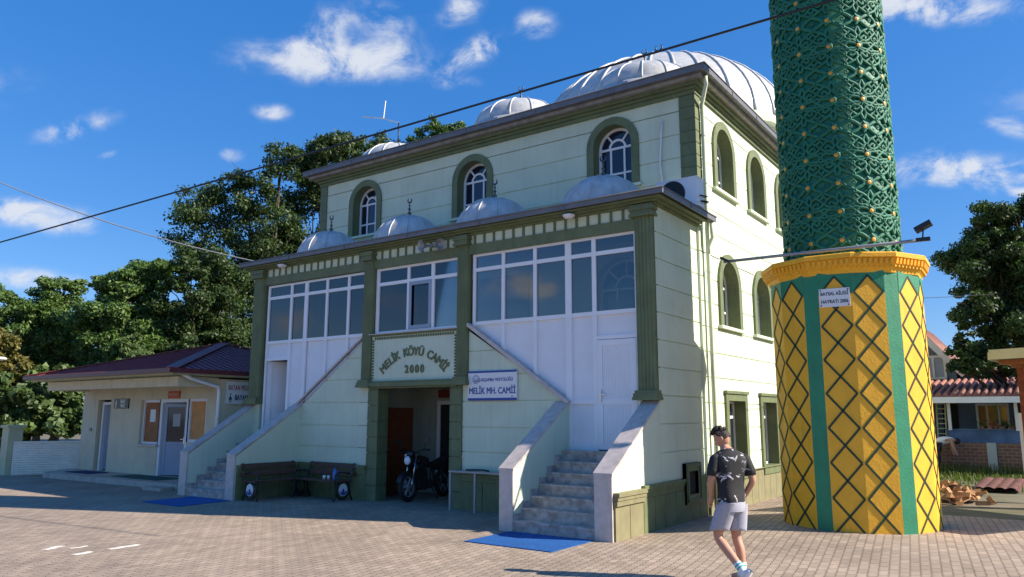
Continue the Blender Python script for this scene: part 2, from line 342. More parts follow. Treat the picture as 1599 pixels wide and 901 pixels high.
def thing(name, label, cat, loc=(0, 0, 0), group=None):
    o = bpy.data.objects.new(name, None); o.empty_display_size = .2; col.objects.link(o); o.location = loc; WL[o] = Vector(loc)
    return tag(o, label, cat, group)
def copy_tree(o, parent=None):
    c = o.copy(); col.objects.link(c)
    if parent is not None: c.parent = parent
    for ch in list(o.children): copy_tree(ch, c)
    return c
def text_mesh(body, size, extrude=0.0, bold=0.0, align='CENTER', space=1.0):
    cu = bpy.data.curves.new('lettering', 'FONT'); cu.body = body; cu.size = size; cu.extrude = extrude; cu.offset = bold; cu.align_x = align; cu.align_y = 'CENTER'; cu.space_character = space
    cu.resolution_u = 3
    o = bpy.data.objects.new('lettering', cu); col.objects.link(o)
    dg = bpy.context.evaluated_depsgraph_get(); dg.update(); me = bpy.data.meshes.new_from_object(o.evaluated_get(dg))
    vs = [v.co.copy() for v in me.vertices]; fs = [tuple(p.vertices) for p in me.polygons]
    bpy.data.objects.remove(o); bpy.data.curves.remove(cu); bpy.data.meshes.remove(me)
    return vs, fs
def add_text(mb, body, origin, ux, uy, size, m=0, extrude=.002, bold=0.0, align='CENTER', sx=1.0, rot=0.0, space=1.0):
    vs, fs = text_mesh(body, size, extrude, 0, align, space); ux, uy = Vector(ux), Vector(uy); n = ux.cross(uy); o = Vector(origin)
    c, s_ = math.cos(rot), math.sin(rot)
    for q, (bx, by) in enumerate(((-1, -.5), (1, -.5), (0, 1)) if bold > 0 else ((0, 0),)):     # strokes thickened by staggered copies
        out = []
        for v in vs:
            x = v.x*sx+bx*bold; y = v.y+by*bold
            out.append(o+ux*(x*c-y*s_)+uy*(x*s_+y*c)+n*(v.z+.0004*q))
        mb.add(out, fs, m)
    return mb

def S(x, a, b):
    t = min(1, max(0, (x-a)/(b-a))); return t*t*(3-2*t)
def gz(x, y): return .11*S(x, -.2, 1.7)*S(y, -2.8, .2)

# ------------------------------------------------------------------ ground
def grid_sheet(xs, ys, dz, keep=lambda x, y: True):
    mb = MB(); nx = len(xs)
    vs = [(x, y, gz(x, y)+dz) for y in ys for x in xs]
    fs = [(j*nx+i, j*nx+i+1, (j+1)*nx+i+1, (j+1)*nx+i) for j in range(len(ys)-1) for i in range(nx-1) if keep((xs[i]+xs[i+1])/2, (ys[j]+ys[j+1])/2)]
    return mb.add(vs, fs, 0, True)
fx = [i*.25 for i in range(-4, 16)]
fy = [-3.5+i*.25 for i in range(0, 20)]
xs = [-600, -200, -80, -45, -26, -16, -8, -3]+fx+[4.3, 5, 8, 14, 40, 90, 250, 700]
ys = [-300, -100, -30, -15, -8]+fy+[2, 3.7, 6, 9, 14, 20, 40, 90, 250, 900]
tag(grid_sheet(xs, ys, 0).build('ground', 'dirt', None, clean=False), kind='structure')
tag(grid_sheet(xs, ys, .005, lambda x, y: -26 < x < 14 and -30 < y < 3.7 or -0.2 < x < 3 and 0 < y < 6).build('paved_yard', 'paver', None, clean=False), kind='structure')

# ------------------------------------------------------------------ mosque
W = 11.26; D = 1.94; WM = 11.12; MX = .05; YB = 23.5
mosque = thing('mosque', 'pale green village mosque with domed roof and glazed porch', 'mosque', (-W/2, D, 0))
def arch_pts(u0, u1, z0, z1, n=14):
    r = (u1-u0)/2; c = (u0+u1)/2; zs = z1-r
    return [(u0, z0)]+[(c-r*math.cos(math.pi*i/n), zs+r*math.sin(math.pi*i/n)) for i in range(n+1)]+[(u1, z0)]
def rect_pts(u0, u1, z0, z1): return [(u0, z0), (u0, z1), (u1, z1), (u1, z0)]
class Pl:   # a wall plane: point(u, z, out)
    def __init__(s, o, ux, n): s.o, s.ux, s.n = Vector(o), Vector(ux), Vector(n)
    def p(s, u, z, d=0): return s.o+s.ux*u+Vector((0, 0, z))+s.n*d
    def box(s, mb, u0, u1, z0, z1, d0, d1, m=0):
        vs = [s.p(u, z, d) for d in (d0, d1) for (u, z) in ((u0, z0), (u1, z0), (u1, z1), (u0, z1))]
        return mb.add(vs, [(0, 1, 2, 3), (7, 6, 5, 4), (0, 4, 5, 1), (1, 5, 6, 2), (2, 6, 7, 3), (3, 7, 4, 0)], m)
def wall(mb, pl, L, z0, z1, ops, grooves, gw=.02, gd=.022, m=0, mg=1):
    us = sorted({0, L, *[o[0] for o in ops], *[o[1] for o in ops]}); gs = [g for g in grooves if z0+.03 < g < z1-.03]
    zs = sorted({z0, z1, *[o[2] for o in ops], *[o[3] for o in ops], *[g-gw/2 for g in gs], *[g+gw/2 for g in gs]})
    for i in range(len(us)-1):
        for j in range(len(zs)-1):
            a, b, c, d = us[i], us[i+1], zs[j], zs[j+1]; uc, zc = (a+b)/2, (c+d)/2
            if any(o[0] < uc < o[1] and o[2] < zc < o[3] for o in ops): continue
            ing = any(abs(zc-g) < gw/2 for g in gs); dd = -gd if ing else 0
            mb.poly([pl.p(a, c, dd), pl.p(b, c, dd), pl.p(b, d, dd), pl.p(a, d, dd)], m)
            if ing:
                mb.poly([pl.p(a, d, 0), pl.p(b, d, 0), pl.p(b, d, dd), pl.p(a, d, dd)], m)
                mb.poly([pl.p(a, c, 0), pl.p(b, c, 0), pl.p(b, c, dd), pl.p(a, c, dd)], m)
    for o in ops:
        if len(o) > 4 and o[4]:
            u0, u1, a, b = o[:4]; pts = arch_pts(u0, u1, a, b)[1:-1]; h = len(pts)//2
            for q, cu in ((pts[:h+1], u0), (pts[h:], u1)):
                for k in range(len(q)-1):
                    mb.poly([pl.p(cu, b), pl.p(*q[k]), pl.p(*q[k+1])], m)
def ring(mb, pl, inner, outer, d_in, d_out, d_back, m=0, bottom=None):
    n = len(inner)
    for i in range(n-1):
        a, b = inner[i], inner[i+1]; c, e = outer[i], outer[i+1]
        mb.poly([pl.p(*a, d_out), pl.p(*b, d_out), pl.p(*e, d_out), pl.p(*c, d_out)], m)
        mb.poly([pl.p(*a, d_out), pl.p(*b, d_out), pl.p(*b, d_back), pl.p(*a, d_back)], m)
        mb.poly([pl.p(*c, d_out), pl.p(*e, d_out), pl.p(*e, d_in), pl.p(*c, d_in)], m)
def arch_window(pl, u0, u1, z0, z1, parent, tw=.17, proud=.04, depth=.28, pane='pane', sill=True, trim='green'):
    a, b = u0+tw, u1-tw; zb = z0; zt = z1-tw
    mb = MB(); ring(mb, pl, arch_pts(a, b, zb, zt), arch_pts(u0, u1, zb, z1), 0, proud, -depth)
    w = mb.build('window', trim, parent)
    if sill:
        sb = MB(); pl.box(sb, u0-.06, u1+.06, z0-.06, z0, -depth, .09); sb.build('sill', 'mint', w)
    fr = MB(); dd = -depth+.06; fw = .055
    ring(fr, pl, arch_pts(a+fw, b-fw, zb, zt-fw), arch_pts(a, b, zb, zt), dd-.05, dd, dd-.05)
    c = (a+b)/2; r = (b-a)/2; sp = zt-r
    pl.box(fr, a, b, zb, zb+fw, dd-.05, dd+.001); pl.box(fr, a+fw, b-fw, sp-.025, sp+.025, dd-.045, dd-.003)
    for u in (c-r*.36, c+r*.36): pl.box(fr, u-.022, u+.022, zb+fw, sp, dd-.044, dd-.005)
    pl.box(fr, a+fw, b-fw, zb+.27*(zt-zb)-.02, zb+.27*(zt-zb)+.02, dd-.043, dd-.007)
    ri = r*.42; n = 12
    inn = [(c-(ri-.025)*math.cos(math.pi*i/n), sp+(ri-.025)*math.sin(math.pi*i/n)) for i in range(n+1)]
    ou = [(c-(ri+.025)*math.cos(math.pi*i/n), sp+(ri+.025)*math.sin(math.pi*i/n)) for i in range(n+1)]
    ring(fr, pl, inn, ou, dd-.045, dd-.006, dd-.045)
    for t in (45, 90, 135) if r > .6 else (52, 128):
        p0 = (c+ri*math.cos(R(t)), sp+ri*math.sin(R(t))); p1 = (c+(r-.03)*math.cos(R(t)), sp+(r-.03)*math.sin(R(t)))
        fr.bar(pl.p(*p0, dd-.025), pl.p(*p1, dd-.025), .04, .036, up=pl.n)
    fr.build('frame', 'pvc', w)
    g = MB(); pts = arch_pts(a, b, zb, zt); g.poly([pl.p(*q, dd-.03) for q in pts]); g.build('pane', pane, w)
    return w
def rect_window(pl, u0, u1, z0, z1, parent, tw=.15, proud=.045, depth=.26):
    a, b = u0+tw, u1-tw; zb = z0+.02; zt = z1-tw
    mb = MB(); ring(mb, pl, rect_pts(a, b, zb, zt), rect_pts(u0, u1, zb, z1), 0, proud, -depth)
    pl.box(mb, u0-.03, u1+.03, z1-.01, z1+.05, 0, proud+.03)
    w = mb.build('window', 'green', parent)
    sb = MB(); pl.box(sb, u0, u1, z0-.16, z0+.02, -depth, .06); sb.build('sill', 'green', w)
    fr = MB(); dd = -depth+.06; fw = .05
    ring(fr, pl, rect_pts(a+fw, b-fw, zb, zt-fw), rect_pts(a, b, zb, zt), dd-.05, dd, dd-.05)
    pl.box(fr, a, b, zb, zb+fw, dd-.05, dd+.001); pl.box(fr, a+fw, b-fw, zt-.36, zt-.30, dd-.045, dd-.004); c = (a+b)/2
    pl.box(fr, c-.03, c+.03, zb+fw, zt-.36, dd-.044, dd-.006)
    fr.build('frame', 'pvc', w)
    g = MB(); g.poly([pl.p(*q, dd-.03) for q in rect_pts(a, b, zb, zt)]); g.build('pane', 'pane', w)
    return w

PF = Pl((-WM, D, 0), (1, 0, 0), (0, -1, 0))       # main front, u = x + WM
PS = Pl((MX, D, 0), (0, 1, 0), (1, 0, 0))         # main right side, u = y - D
gr_main = [7.955-.49*k for k in range(-1, 17)]
up = [(-9.95, -8.71, 6.60, 8.14), (-6.25, -5.0, 6.58, 8.12), (-2.42, -1.18, 6.60, 8.17)]
lowf = [(-10.0, -8.45, 3.62, 5.25), (-7.9, -7.2, 3.62, 5.15), (-2.45, -.85, 3.55, 5.25)]
TW = .17
ops = [(a+WM+TW, b+WM-TW, z0, z1-TW, True) for (a, b, z0, z1) in up]+[(a+WM+TW, b+WM-TW, z0, z1-TW, True) for (a, b, z0, z1) in (lowf[0], lowf[2])]
mb = MB(); wall(mb, PF, WM+MX, 2.5, 8.5, ops, [g for g in gr_main if g > 5.7])
side_y = [2.85+2.17*k for k in range(9)]
sops = []
for y in side_y:
    sops += [(y-D+TW, y-D+1.32-TW, 6.52, 8.13-TW, True), (y-D+TW, y-D+1.32-TW, 3.63, 5.19-TW, True), (y-D+.1+.15, y-D+1.38-.15, .74, 2.28-.15, False)]
wall(mb, PS, YB-D, 0, 8.5, sops, gr_main)
mb.poly([(-WM, D, 0), (-WM, YB, 0), (-WM, YB, 8.5), (-WM, D, 8.5)]); mb.poly([(-WM, YB, 0), (MX, YB, 0), (MX, YB, 8.5), (-WM, YB, 8.5)])
mb.poly([(-.4, D, 0), (MX, D, 0), (MX, D, 2.5), (-.4, D, 2.5)])
mb.build('main_wall', ['mint'], mosque)
for (a, b, z0, z1) in up: arch_window(PF, a+WM, b+WM, z0, z1, mosque)
for q in (lowf[0], lowf[2]): arch_window(PF, q[0]+WM, q[1]+WM, q[2], q[3], mosque, trim='mint')
for y in side_y:
    u = y-D
    arch_window(PS, u, u+1.32, 6.52, 8.13, mosque, tw=.17, proud=.05); arch_window(PS, u, u+1.32, 3.63, 5.19, mosque, tw=.17, proud=.05)
    rect_window(PS, u+.1, u+1.38, .72, 2.28, mosque)
# quoins at the main building's corners
mb = MB()
for k in range(10):
    z0 = 5.72+k*.253; mb.box(-.26, MX+.03, D-.03, D+.25, z0, z0+.235)
mb.box(-.24, MX+.018, D-.018, D+.24, 5.7, 8.26); mb.build('quoin', 'green', mosque)
mb = MB()
for k in range(10):
    z0 = 5.72+k*.253; mb.box(-WM-.03, -WM+.24, D-.03, D+.25, z0, z0+.235)
mb.box(-WM-.018, -WM+.22, D-.018, D+.2, 5.7, 8.26); mb.build('quoin', 'green', mosque)
# main cornice
mb = MB()
for (e, z0, z1) in ((.05, 8.25, 8.33), (.10, 8.33, 8.39), (.17, 8.39, 8.46)):
    mb.box(-WM-e, MX+e, D-e, YB+e, z0, z1)
mb.build('cornice', 'green', mosque)
mb = MB(); mb.box(-WM-.28, MX+.28, D-.28, YB+.28, 8.46, 8.535); mb.build('eave_board', 'board', mosque)
def gutter_loop(name, x0, x1, y0, y1, z, parent, h=.125, front_only=False):
    mb = MB()
    prof = [(0, 0), (0, h), (.025, h+.0), (.025, .03), (.09, .03), (.09, h), (.115, h), (.115, -.01)]
    # an open trough seen from below: outer lip, floor
    mb.box(x0, x1, y0, y0+.03, z, z+h); mb.box(x1-.03, x1, y0+.03, y1, z, z+h); mb.box(x0, x0+.03, y0+.03, y1, z, z+h)
    mb.box(x0+.03, x1-.03, y0+.03, y0+.16, z+.002, z+.02); mb.box(x1-.16, x1-.03, y0+.16, y1, z+.002, z+.02); mb.box(x0+.03, x0+.16, y0+.16, y1, z+.002, z+.02)
    mb.tube([(x0, y0-.005, z+h), (x1+.005, y0-.005, z+h), (x1+.005, y1, z+h)], .016, 6)
    L = x1-x0; k = int(L/2.0)
    for i in range(1, k+1): mb.box(x0+L*i/(k+1)-.015, x0+L*i/(k+1)+.015, y0-.012, y0, z-.006, z+h)
    L = y1-y0; k = max(1, int(L/1.6))
    for i in range(1, k+1): mb.box(x1, x1+.012, y0+L*i/(k+1)-.015, y0+L*i/(k+1)+.015, z-.006, z+h)
    return mb.build(name, 'gutter', parent)
gutter_loop('gutter', -WM-.40, MX+.40, D-.40, YB+.4, 8.535, mosque)
# main roof
mb = MB(); A = [(-WM-.3, D-.3), (MX+.3, D-.3), (MX+.3, YB+.3), (-WM-.3, YB+.3)]; B = [(-WM+2.4, D+2.4), (MX-2.4, D+2.4), (MX-2.4, YB-2.4), (-WM+2.4, YB-2.4)]
for i in range(4):
    j = (i+1) % 4; mb.poly([(*A[i], 8.56), (*A[j], 8.56), (*B[j], 9.0), (*B[i], 9.0)])
mb.poly([(*b, 9.0) for b in B]); mb.build('roof', 'lead', mosque)
def finial(c, s, parent, mb=None):
    prof = [(.03, 0), (.05, .03), (.022, .07), (.075, .16), (.022, .25), (.02, .28), (.055, .35), (.018, .42), (.016, .45), (.04, .51), (.014, .57), (.012, .62), (0, .62)]
    f = MB(); f.lathe([(r*s*1.35, z*s) for r, z in prof], c, 10)
    # crescent
    cc = Vector(c)+Vector((0, 0, .74*s)); n = 16; pts = []; rad = []
    for i in range(n+1):
        a = R(-240+300*i/n); a = R(-60-330*0)-0 if False else R(118+304*i/n)
        pts.append(cc+Vector((math.cos(a)*.105*s, 0, math.sin(a)*.105*s))); rad.append((.008+.030*math.sin(math.pi*i/n))*s)
    f.tube(pts, rad, 6)
    return f.build('finial', 'finial', parent)
def dome(c, r, h, nr, parent, fs, base_h=.12, rib=.022, mats=('lead',), seg=48):
    c = Vector(c); mb = MB(); k = 14
    prof = [(r+.03, -base_h), (r+.03, 0)]+[(r*math.cos(math.pi/2*i/k), h*math.sin(math.pi/2*i/k)) for i in range(k+1)]
    mb.lathe(prof, c, seg)
    for j in range(nr):
        a = 2*math.pi*(j+.35)/nr; pts = [c+Vector((math.cos(a)*(r+.004)*math.cos(math.pi/2*i/k), math.sin(a)*(r+.004)*math.cos(math.pi/2*i/k), (h+.004)*math.sin(math.pi/2*i/k))) for i in range(k)]
        mb.tube(pts, rib, 5)
    d = mb.build('dome', mats[0], parent); finial(c+Vector((0, 0, h-.02)), fs, d); return d
for x in (-9.33, -6.60, -4.08, -1.41): dome((x, .78, 5.72), .84, .735, 12, mosque, .56, rib=.016, seg=36)
for x in (-9.80, -5.35, -1.77): dome((x, 3.6, 9.15 if x > -9 else 8.95), 1.25 if x > -9 else 1.15, .80 if x > -9 else .76, 14, mosque, .60 if x > -9 else .3, base_h=.6, rib=.02, seg=40)
DC = Vector((-5.56, 13.0, 11.25))
mb = MB(); NO = 16
for (r, z0, z1) in ((4.72, 8.9, 10.9), (4.95, 10.9, 11.02), (4.84, 11.02, 11.25)):
    for j in range(NO):
        a, b = 2*math.pi*j/NO, 2*math.pi*(j+1)/NO
        mb.poly([(DC.x+r*math.cos(a), DC.y+r*math.sin(a), z0), (DC.x+r*math.cos(b), DC.y+r*math.sin(b), z0), (DC.x+r*math.cos(b), DC.y+r*math.sin(b), z1), (DC.x+r*math.cos(a), DC.y+r*math.sin(a), z1)])
for (r, z) in ((4.95, 10.9), (4.95, 11.02), (4.84, 11.25)): mb.poly([(DC.x+r*math.cos(2*math.pi*j/NO), DC.y+r*math.sin(2*math.pi*j/NO), z) for j in range(NO)])
mb.build('drum', 'mint', mosque)
dome(DC, 4.72, 3.35, 34, mosque, 1.25, base_h=0, rib=.05, seg=96)

# ---- porch
mb = MB(); mb.box(-5.75, -3.95, D-.06, D-.03, 2.7, 4.98); mb.build('inner_doorway', 'dark_blue_pane', mosque)
P0 = Pl((-W, 0, 0), (1, 0, 0), (0, -1, 0))
mb = MB()
PSd = Pl((0, 0, 0), (0, 1, 0), (1, 0, 0))
gr_side = [5.02-.475*k for k in range(10)]
wall(mb, PSd, D, .6, 5.5, [], gr_side); mb.build('side_wall', 'mint', mosque); mb = MB()
PSl = Pl((-W, D, 0), (0, -1, 0), (-1, 0, 0)); wall(mb, PSl, D, 0, 5.5, [], gr_side)
mb.build('side_wall', 'mint', mosque)
# front masonry below the diagonals
mb = MB()
grf = [3.10, 2.62, 2.11, 1.60, 1.12]
def tri_wall(xa, xb, za, zb, x_out):      # wall from column (xa,za) down the diagonal to (xb,zb), continuing under the stair side
    zs = [.0]+sorted(grf+[zb])+[za]; zs = sorted(set([z for z in zs if z <= za]))
    def xe(z): return x_out if z <= zb else xb+(xa-xb)*(z-zb)/(za-zb)
    lev = [0]+sorted(set([g-.01 for g in grf]+[g+.01 for g in grf]+[zb]))+[za]
    for i in range(len(lev)-1):
        a, b = lev[i], lev[i+1]; g = any(abs((a+b)/2-q) < .009 for q in grf); d = .022 if g else 0
        if b <= zb+1e-6: e0 = e1 = x_out
        else: e0, e1 = xe(max(a, zb+1e-5)), xe(b)
        mb.poly([(xa, d, a), (e0, d, a), (e1, d, b), (xa, d, b)])
        if g:
            mb.poly([(xa, 0, a), (e0, 0, a), (e0, d, a), (xa, d, a)]); mb.poly([(xa, 0, b), (e1, 0, b), (e1, d, b), (xa, d, b)])
tri_wall(-4.29, -1.79, 3.62, 2.06, -1.79); mb.build('front_wall', 'mint', mosque); mb = MB(); tri_wall(-6.92, -9.19, 3.62, 2.06, -9.19); mb.build('front_wall', 'mint', mosque)
# recess behind the centre opening
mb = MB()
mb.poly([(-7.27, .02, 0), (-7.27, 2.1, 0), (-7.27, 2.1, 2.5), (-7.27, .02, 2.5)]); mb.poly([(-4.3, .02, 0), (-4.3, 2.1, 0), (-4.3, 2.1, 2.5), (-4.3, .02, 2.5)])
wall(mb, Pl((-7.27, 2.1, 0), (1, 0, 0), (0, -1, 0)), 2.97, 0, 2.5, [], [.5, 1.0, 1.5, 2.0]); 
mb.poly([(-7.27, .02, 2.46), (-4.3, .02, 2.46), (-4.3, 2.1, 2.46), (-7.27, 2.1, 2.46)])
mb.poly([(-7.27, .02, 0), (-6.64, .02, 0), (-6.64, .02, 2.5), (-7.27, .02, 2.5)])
mb.build('entrance_recess', mat('shade_darkened_recess_paint', (.36, .40, .33), .8, .1, 2, streak=.3), mosque)  # wall paint darkened here: the recess's shade is put into its colour
mb = MB(); mb.box(-6.62, -6.2, 1.95, 2.09, 2.24, 2.42); mb.build('meter_box', mat('dark_red_box', (.16, .02, .02), .5), mosque)
# floors inside the porch, ceiling
mb = MB(); mb.box(-W+.05, -9.2, .1, D-.05, 1.0, 1.22); mb.box(-1.8, -.05, .1, D-.05, 1.0, 1.22); mb.box(-9.2, -1.8, .1, D-.05, 2.5, 2.7)
mb.build('porch_floor', 'marble', mosque)
mb = MB(); mb.box(-W+.05, -.05, .05, D-.01, 5.40, 5.46); mb.build('porch_ceiling', 'ceiling', mosque)
# plinths
M['green_lit'] = mat('sunlit_green_plinth', (.235, .215, .115), .65, .14, 4, .1, 50, streak=.25)  # lighter copy of the green trim, sunlight put into the colour of lit plinths
def plinth(pl, u0, u1, h, parent, proud=.04, step=.55, z0=0.0, ztrim=.19, m='green'):
    mb = MB(); n = max(1, round((u1-u0)/step)); w = (u1-u0)/n
    pl.box(mb, u0, u1, z0, h-ztrim, -.02, .012)
    for i in range(n): pl.box(mb, u0+i*w+.008, u0+(i+1)*w-.008, z0, h-ztrim-.005, .012, .035)
    pl.box(mb, u0, u1, h-ztrim, h-ztrim*.62, 0, proud+.02); pl.box(mb, u0, u1, h-ztrim*.6, h-ztrim*.32, 0, proud+.035); pl.box(mb, u0, u1, h-ztrim*.3, h, 0, proud+.055)
    return mb.build('plinth', m, parent)
plinth(P0, W-4.29, W-2.05, .745, mosque); plinth(P0, W-9.19, W-6.92, .745, mosque)
plinth(PSd, -1.71, -.76, .70, mosque, proud=.05, step=.45, z0=.0, m='green_lit'); plinth(PSd, -.76, .87, .74, mosque, proud=.012, step=.4); plinth(PSd, 1.55, D-.02, .74, mosque, proud=.012, step=.4)
plinth(PS, 0.0, .24, .86, mosque, proud=.05, step=.3, ztrim=.2, m='green_lit'); plinth(PS, .24, YB-D, .72, mosque, step=.42, ztrim=.02, m='green_lit')
plinth(Pl((-9.19, 0, 0), (0, -1, 0), (1, 0, 0)), 0, 1.7, .745, mosque)
plinth(Pl((-7.27, 2.1, 0), (0, -1, 0), (1, 0, 0)), 1.25, 2.06, .745, mosque)
# cellar vent on the side wall
mb = MB(); PSd.box(mb, .86, 1.56, 0, .31, -.02, .03); ring(mb, PSd, rect_pts(1.0, 1.40, .46, .86), rect_pts(.86, 1.56, .30, 1.0), 0, .075, -.05)
PSd.box(mb, .86, 1.56, .30, .46, 0, .0745); ring(mb, PSd, rect_pts(.93, 1.47, .38, .93), rect_pts(.90, 1.50, .34, .96), .07, .10, .07); PSd.box(mb, .9, 1.5, .34, .38, .07, .0995); PSd.box(mb, .86, 1.0, .30, 1.0, -.02, .0735); PSd.box(mb, 1.40, 1.56, .30, 1.0, -.02, .0735); PSd.box(mb, 1.0, 1.4, .86, 1.0, -.02, .0735)
v = mb.build('vent', 'green', mosque); g = MB(); PSd.box(g, 1.0, 1.40, .46, .86, .013, .02); g.build('opening', 'dark', v)
# centre pillars with quoin joints
for (a, b) in ((-6.92, -6.64), (-4.56, -4.29)):
    mb = MB(); mb.box(a, b, -.01, .26, 0, 2.43); z = 0.0
    while z < 2.42:
        e = min(z+.335, 2.43); mb.box(a-.02, b+.02, -.035, .28, z+.006, e-.006); z += .34
    mb.build('pillar', 'green', mosque)
# fluted columns
def column(xc, w, z0, z1):
    mb = MB(); n = 40; pts = []
    for i in range(n+1):
        t = i/n; x = -w/2+w*t; fl = abs(math.sin(t*math.pi*6)); y = -.10*math.sin(math.pi*min(1, max(0, t)))**.35-.02*fl
        pts.append((xc+x, y+.005))
    pts += [(xc+w/2, .08), (xc-w/2, .08)]
    mb.prism([(x, y, z0+.16) for x, y in pts], (0, 0, z1-.2-z0-.16))
    e = .03
    for (za, zb, ee) in ((z0, z0+.05, .05), (z0+.05, z0+.11, .035), (z0+.11, z0+.165, .015), (z1-.21, z1-.16, .04), (z1-.16, z1-.10, .02), (z1-.10, z1-.04, .045), (z1-.04, z1, .03)):
        mb.box(xc-w/2-ee, xc+w/2+ee, -.125-ee, .07, za, zb)
    return mb.build('column', 'green', mosque)
column(-W+.235, .42, 2.09, 5.50); column(-7.02, .30, 2.43, 5.50); column(-4.27, .30, 2.43, 5.50); column(-.190, .368, 2.09, 5.50)
# corner piers under the end columns reach the stair sides
mb = MB(); mb.box(-.37, -.015, .015, .3, 1.2, 5.5); mb.box(-W+.015, -W+.42, .015, .3, 1.2, 5.5); mb.build('pier', 'mint', mosque)
# frieze and beam
mb = MB(); mb.box(-W+.02, -.02, -.005, .1, 5.29, 5.50); mb.build('frieze', 'mint', mosque)
x = -W+.5
while x < -.3:
    if not any(abs(x-c) < .2 for c in (-7.02, -4.27)): mb = MB(); mb.box(x-.022, x+.022, -.03, -.004, 5.3, 5.50); mb.build('frieze_bar', 'green', mosque)
    x += .242
mb = MB(); mb.box(-W+.02, -.02, -.035, .12, 5.09, 5.295); mb.box(-6.87, -4.42, -.045, .1, 3.545, 3.60); mb.build('beam', 'green', mosque)
# porch cornice
mb = MB()
for (e, z0, z1) in ((.06, 5.49, 5.53), (.14, 5.53, 5.565), (.235, 5.565, 5.60)): mb.box(-W-e, e, -e, D-.002, z0, z1)
mb.build('cornice', 'green', mosque)
gutter_loop('gutter', -W-.31, .31, -.31, D+.28, 5.60, mosque, h=.10)
mb = MB(); mb.box(-W-.26, .27, -.26, D-.035, 5.602, 5.68); mb.build('porch_roof', 'gutter', mosque)
# lower moulding under the name panel
mb = MB(); mb.box(-7.21, -4.09, -.15, .02, 2.44, 2.52); mb.box(-7.18, -4.12, -.12, .02, 2.52, 2.56); mb.box(-6.9, -4.4, -.07, .02, 2.40, 2.44); mb.build('moulding', 'green', mosque)
# name panel with rope border and letters
mb = MB(); mb.box(-6.87, -4.42, -.02, .05, 2.56, 3.545)
panel = mb.build('name_panel', 'mint', mosque)
mb = MB(); k = 34
for i in range(k):
    x = -6.80+2.31*(i+.5)/k; mb.lathe([(.034, 0), (.034, .02), (.018, .03), (0, .03)], (0, 0, 0), 8) if False else mb.ell((x, -.025, 3.50), (.026, .02, .034), 8, 6)
for i in range(14):
    z = 2.60+.88*(i+.5)/14
    for x in (-6.83, -4.46): mb.ell((x, -.025, z), (.034, .02, .024), 8, 6)
mb.build('rope_border', 'green', panel)
mb = MB()
word = "MELİK KÖYÜ CAMİİ"; n = len(word); xc, zc, rad = -5.63, 1.93, 1.30
wid = {'M': 1.25, 'İ': .55, ' ': .75, 'L': .85, 'E': .88}
tot = sum(wid.get(c, 1) for c in word); span = R(104); acc = 0
for c in word:
    w_ = wid.get(c, 1); t = (acc+w_/2)/tot; acc += w_
    if c == ' ': continue
    a = R(90)+span/2-span*t
    px_, pz_ = xc+1.13*rad*.80*math.cos(a), 2.62+(.60*math.sin(a)-.60*math.sin(R(38)))*1.75+.14
    ang = (a-R(90))*.95
    add_text(mb, c, (px_, -.022, pz_), (1, 0, 0), (0, 0, 1), .25, extrude=.018, bold=.007, rot=ang, sx=.92)
mb.build('lettering', 'green', panel); mb = MB()
add_text(mb, "2000", (-5.58, -.022, 2.79), (1, 0, 0), (0, 0, 1), .235, extrude=.018, bold=.008, sx=.9, space=1.4)
mb.build('lettering', 'green', panel)

# glazing: white frames
def bars(name, vert, horiz, glass, panels, parent, y0=.03, y1=.10):
    mb = MB()
    for (x, z0, z1, w) in vert: mb.box(x-w/2, x+w/2, y0, y1, z0, z1)
    for (z, x0, x1, w) in horiz: mb.box(x0, x1, y0+.004, y1-.004, z-w/2, z+w/2)
    f = mb.build(name, 'pvc', parent)
    for (x0, x1, z0, z1) in glass:
        g = MB(); g.box(x0, x1, .062, .068, z0, z1); g.build('pane', 'glass', f)
    if panels:
        p = MB()
        for poly in panels: p.prism([(x, .078, z) for x, z in poly], (0, .02, 0))
        p.build('panel', 'pvc_rib', f)
    return f
def dgR(x): return 2.06+(-1.79-x)*(3.62-2.06)/(4.08-1.79)
def dgL(x): return 2.06+(x+9.39)*(3.56-2.06)/(9.39-7.16)
xr = [-4.07, -3.30, -2.54, -1.80, -1.24, -.36]
vert = [(-4.03, dgR(-4.03), 5.09, .07), (-3.30, dgR(-3.3), 5.09, .075), (-2.54, dgR(-2.54), 5.09, .075), (-1.79, 1.22, 5.09, .13), (-1.24, 1.22, 5.09, .085), (-.39, 1.22, 5.09, .06)]
horiz = [(5.065, -4.07, -.36, .05), (4.765, -4.07, -.36, .075), (3.66, -4.07, -.36, .075), (3.215, -1.24, -.36, .07), (2.07, -1.79, -1.24, .07), (1.255, -1.79, -1.24, .07)]
gl = [(a, b, z0, z1) for (a, b) in zip(xr[:-1], xr[1:]) for (z0, z1) in ((3.66, 4.765), (4.765, 5.065))]
pn = [[(a, dgR(a)-.05), (b, dgR(b)-.05), (b, 3.66), (a, 3.66)] for a, b in zip(xr[:3], xr[1:4])]+[[(-1.79, 1.22), (-1.24, 1.22), (-1.24, 3.66), (-1.79, 3.66)], [(-1.24, 3.215), (-.36, 3.215), (-.36, 3.66), (-1.24, 3.66)]]
bars('glazed_screen', vert, horiz, gl, pn, mosque)
xl = [-10.74, -9.77, -9.26, -8.51, -7.76, -7.17]
vert = [(-10.71, 1.22, 5.07, .07), (-9.82, 1.22, 5.07, .08), (-9.26, 1.22 if False else dgL(-9.26), 5.07, .12), (-8.51, dgL(-8.51), 5.07, .075), (-7.76, dgL(-7.76), 5.07, .075), (-7.19, 3.5, 5.07, .05)]
horiz = [(5.05, -10.74, -7.17, .05), (4.75, -10.74, -7.17, .075), (3.62, -10.74, -7.17, .075), (3.20, -10.74, -9.82, .07), ]
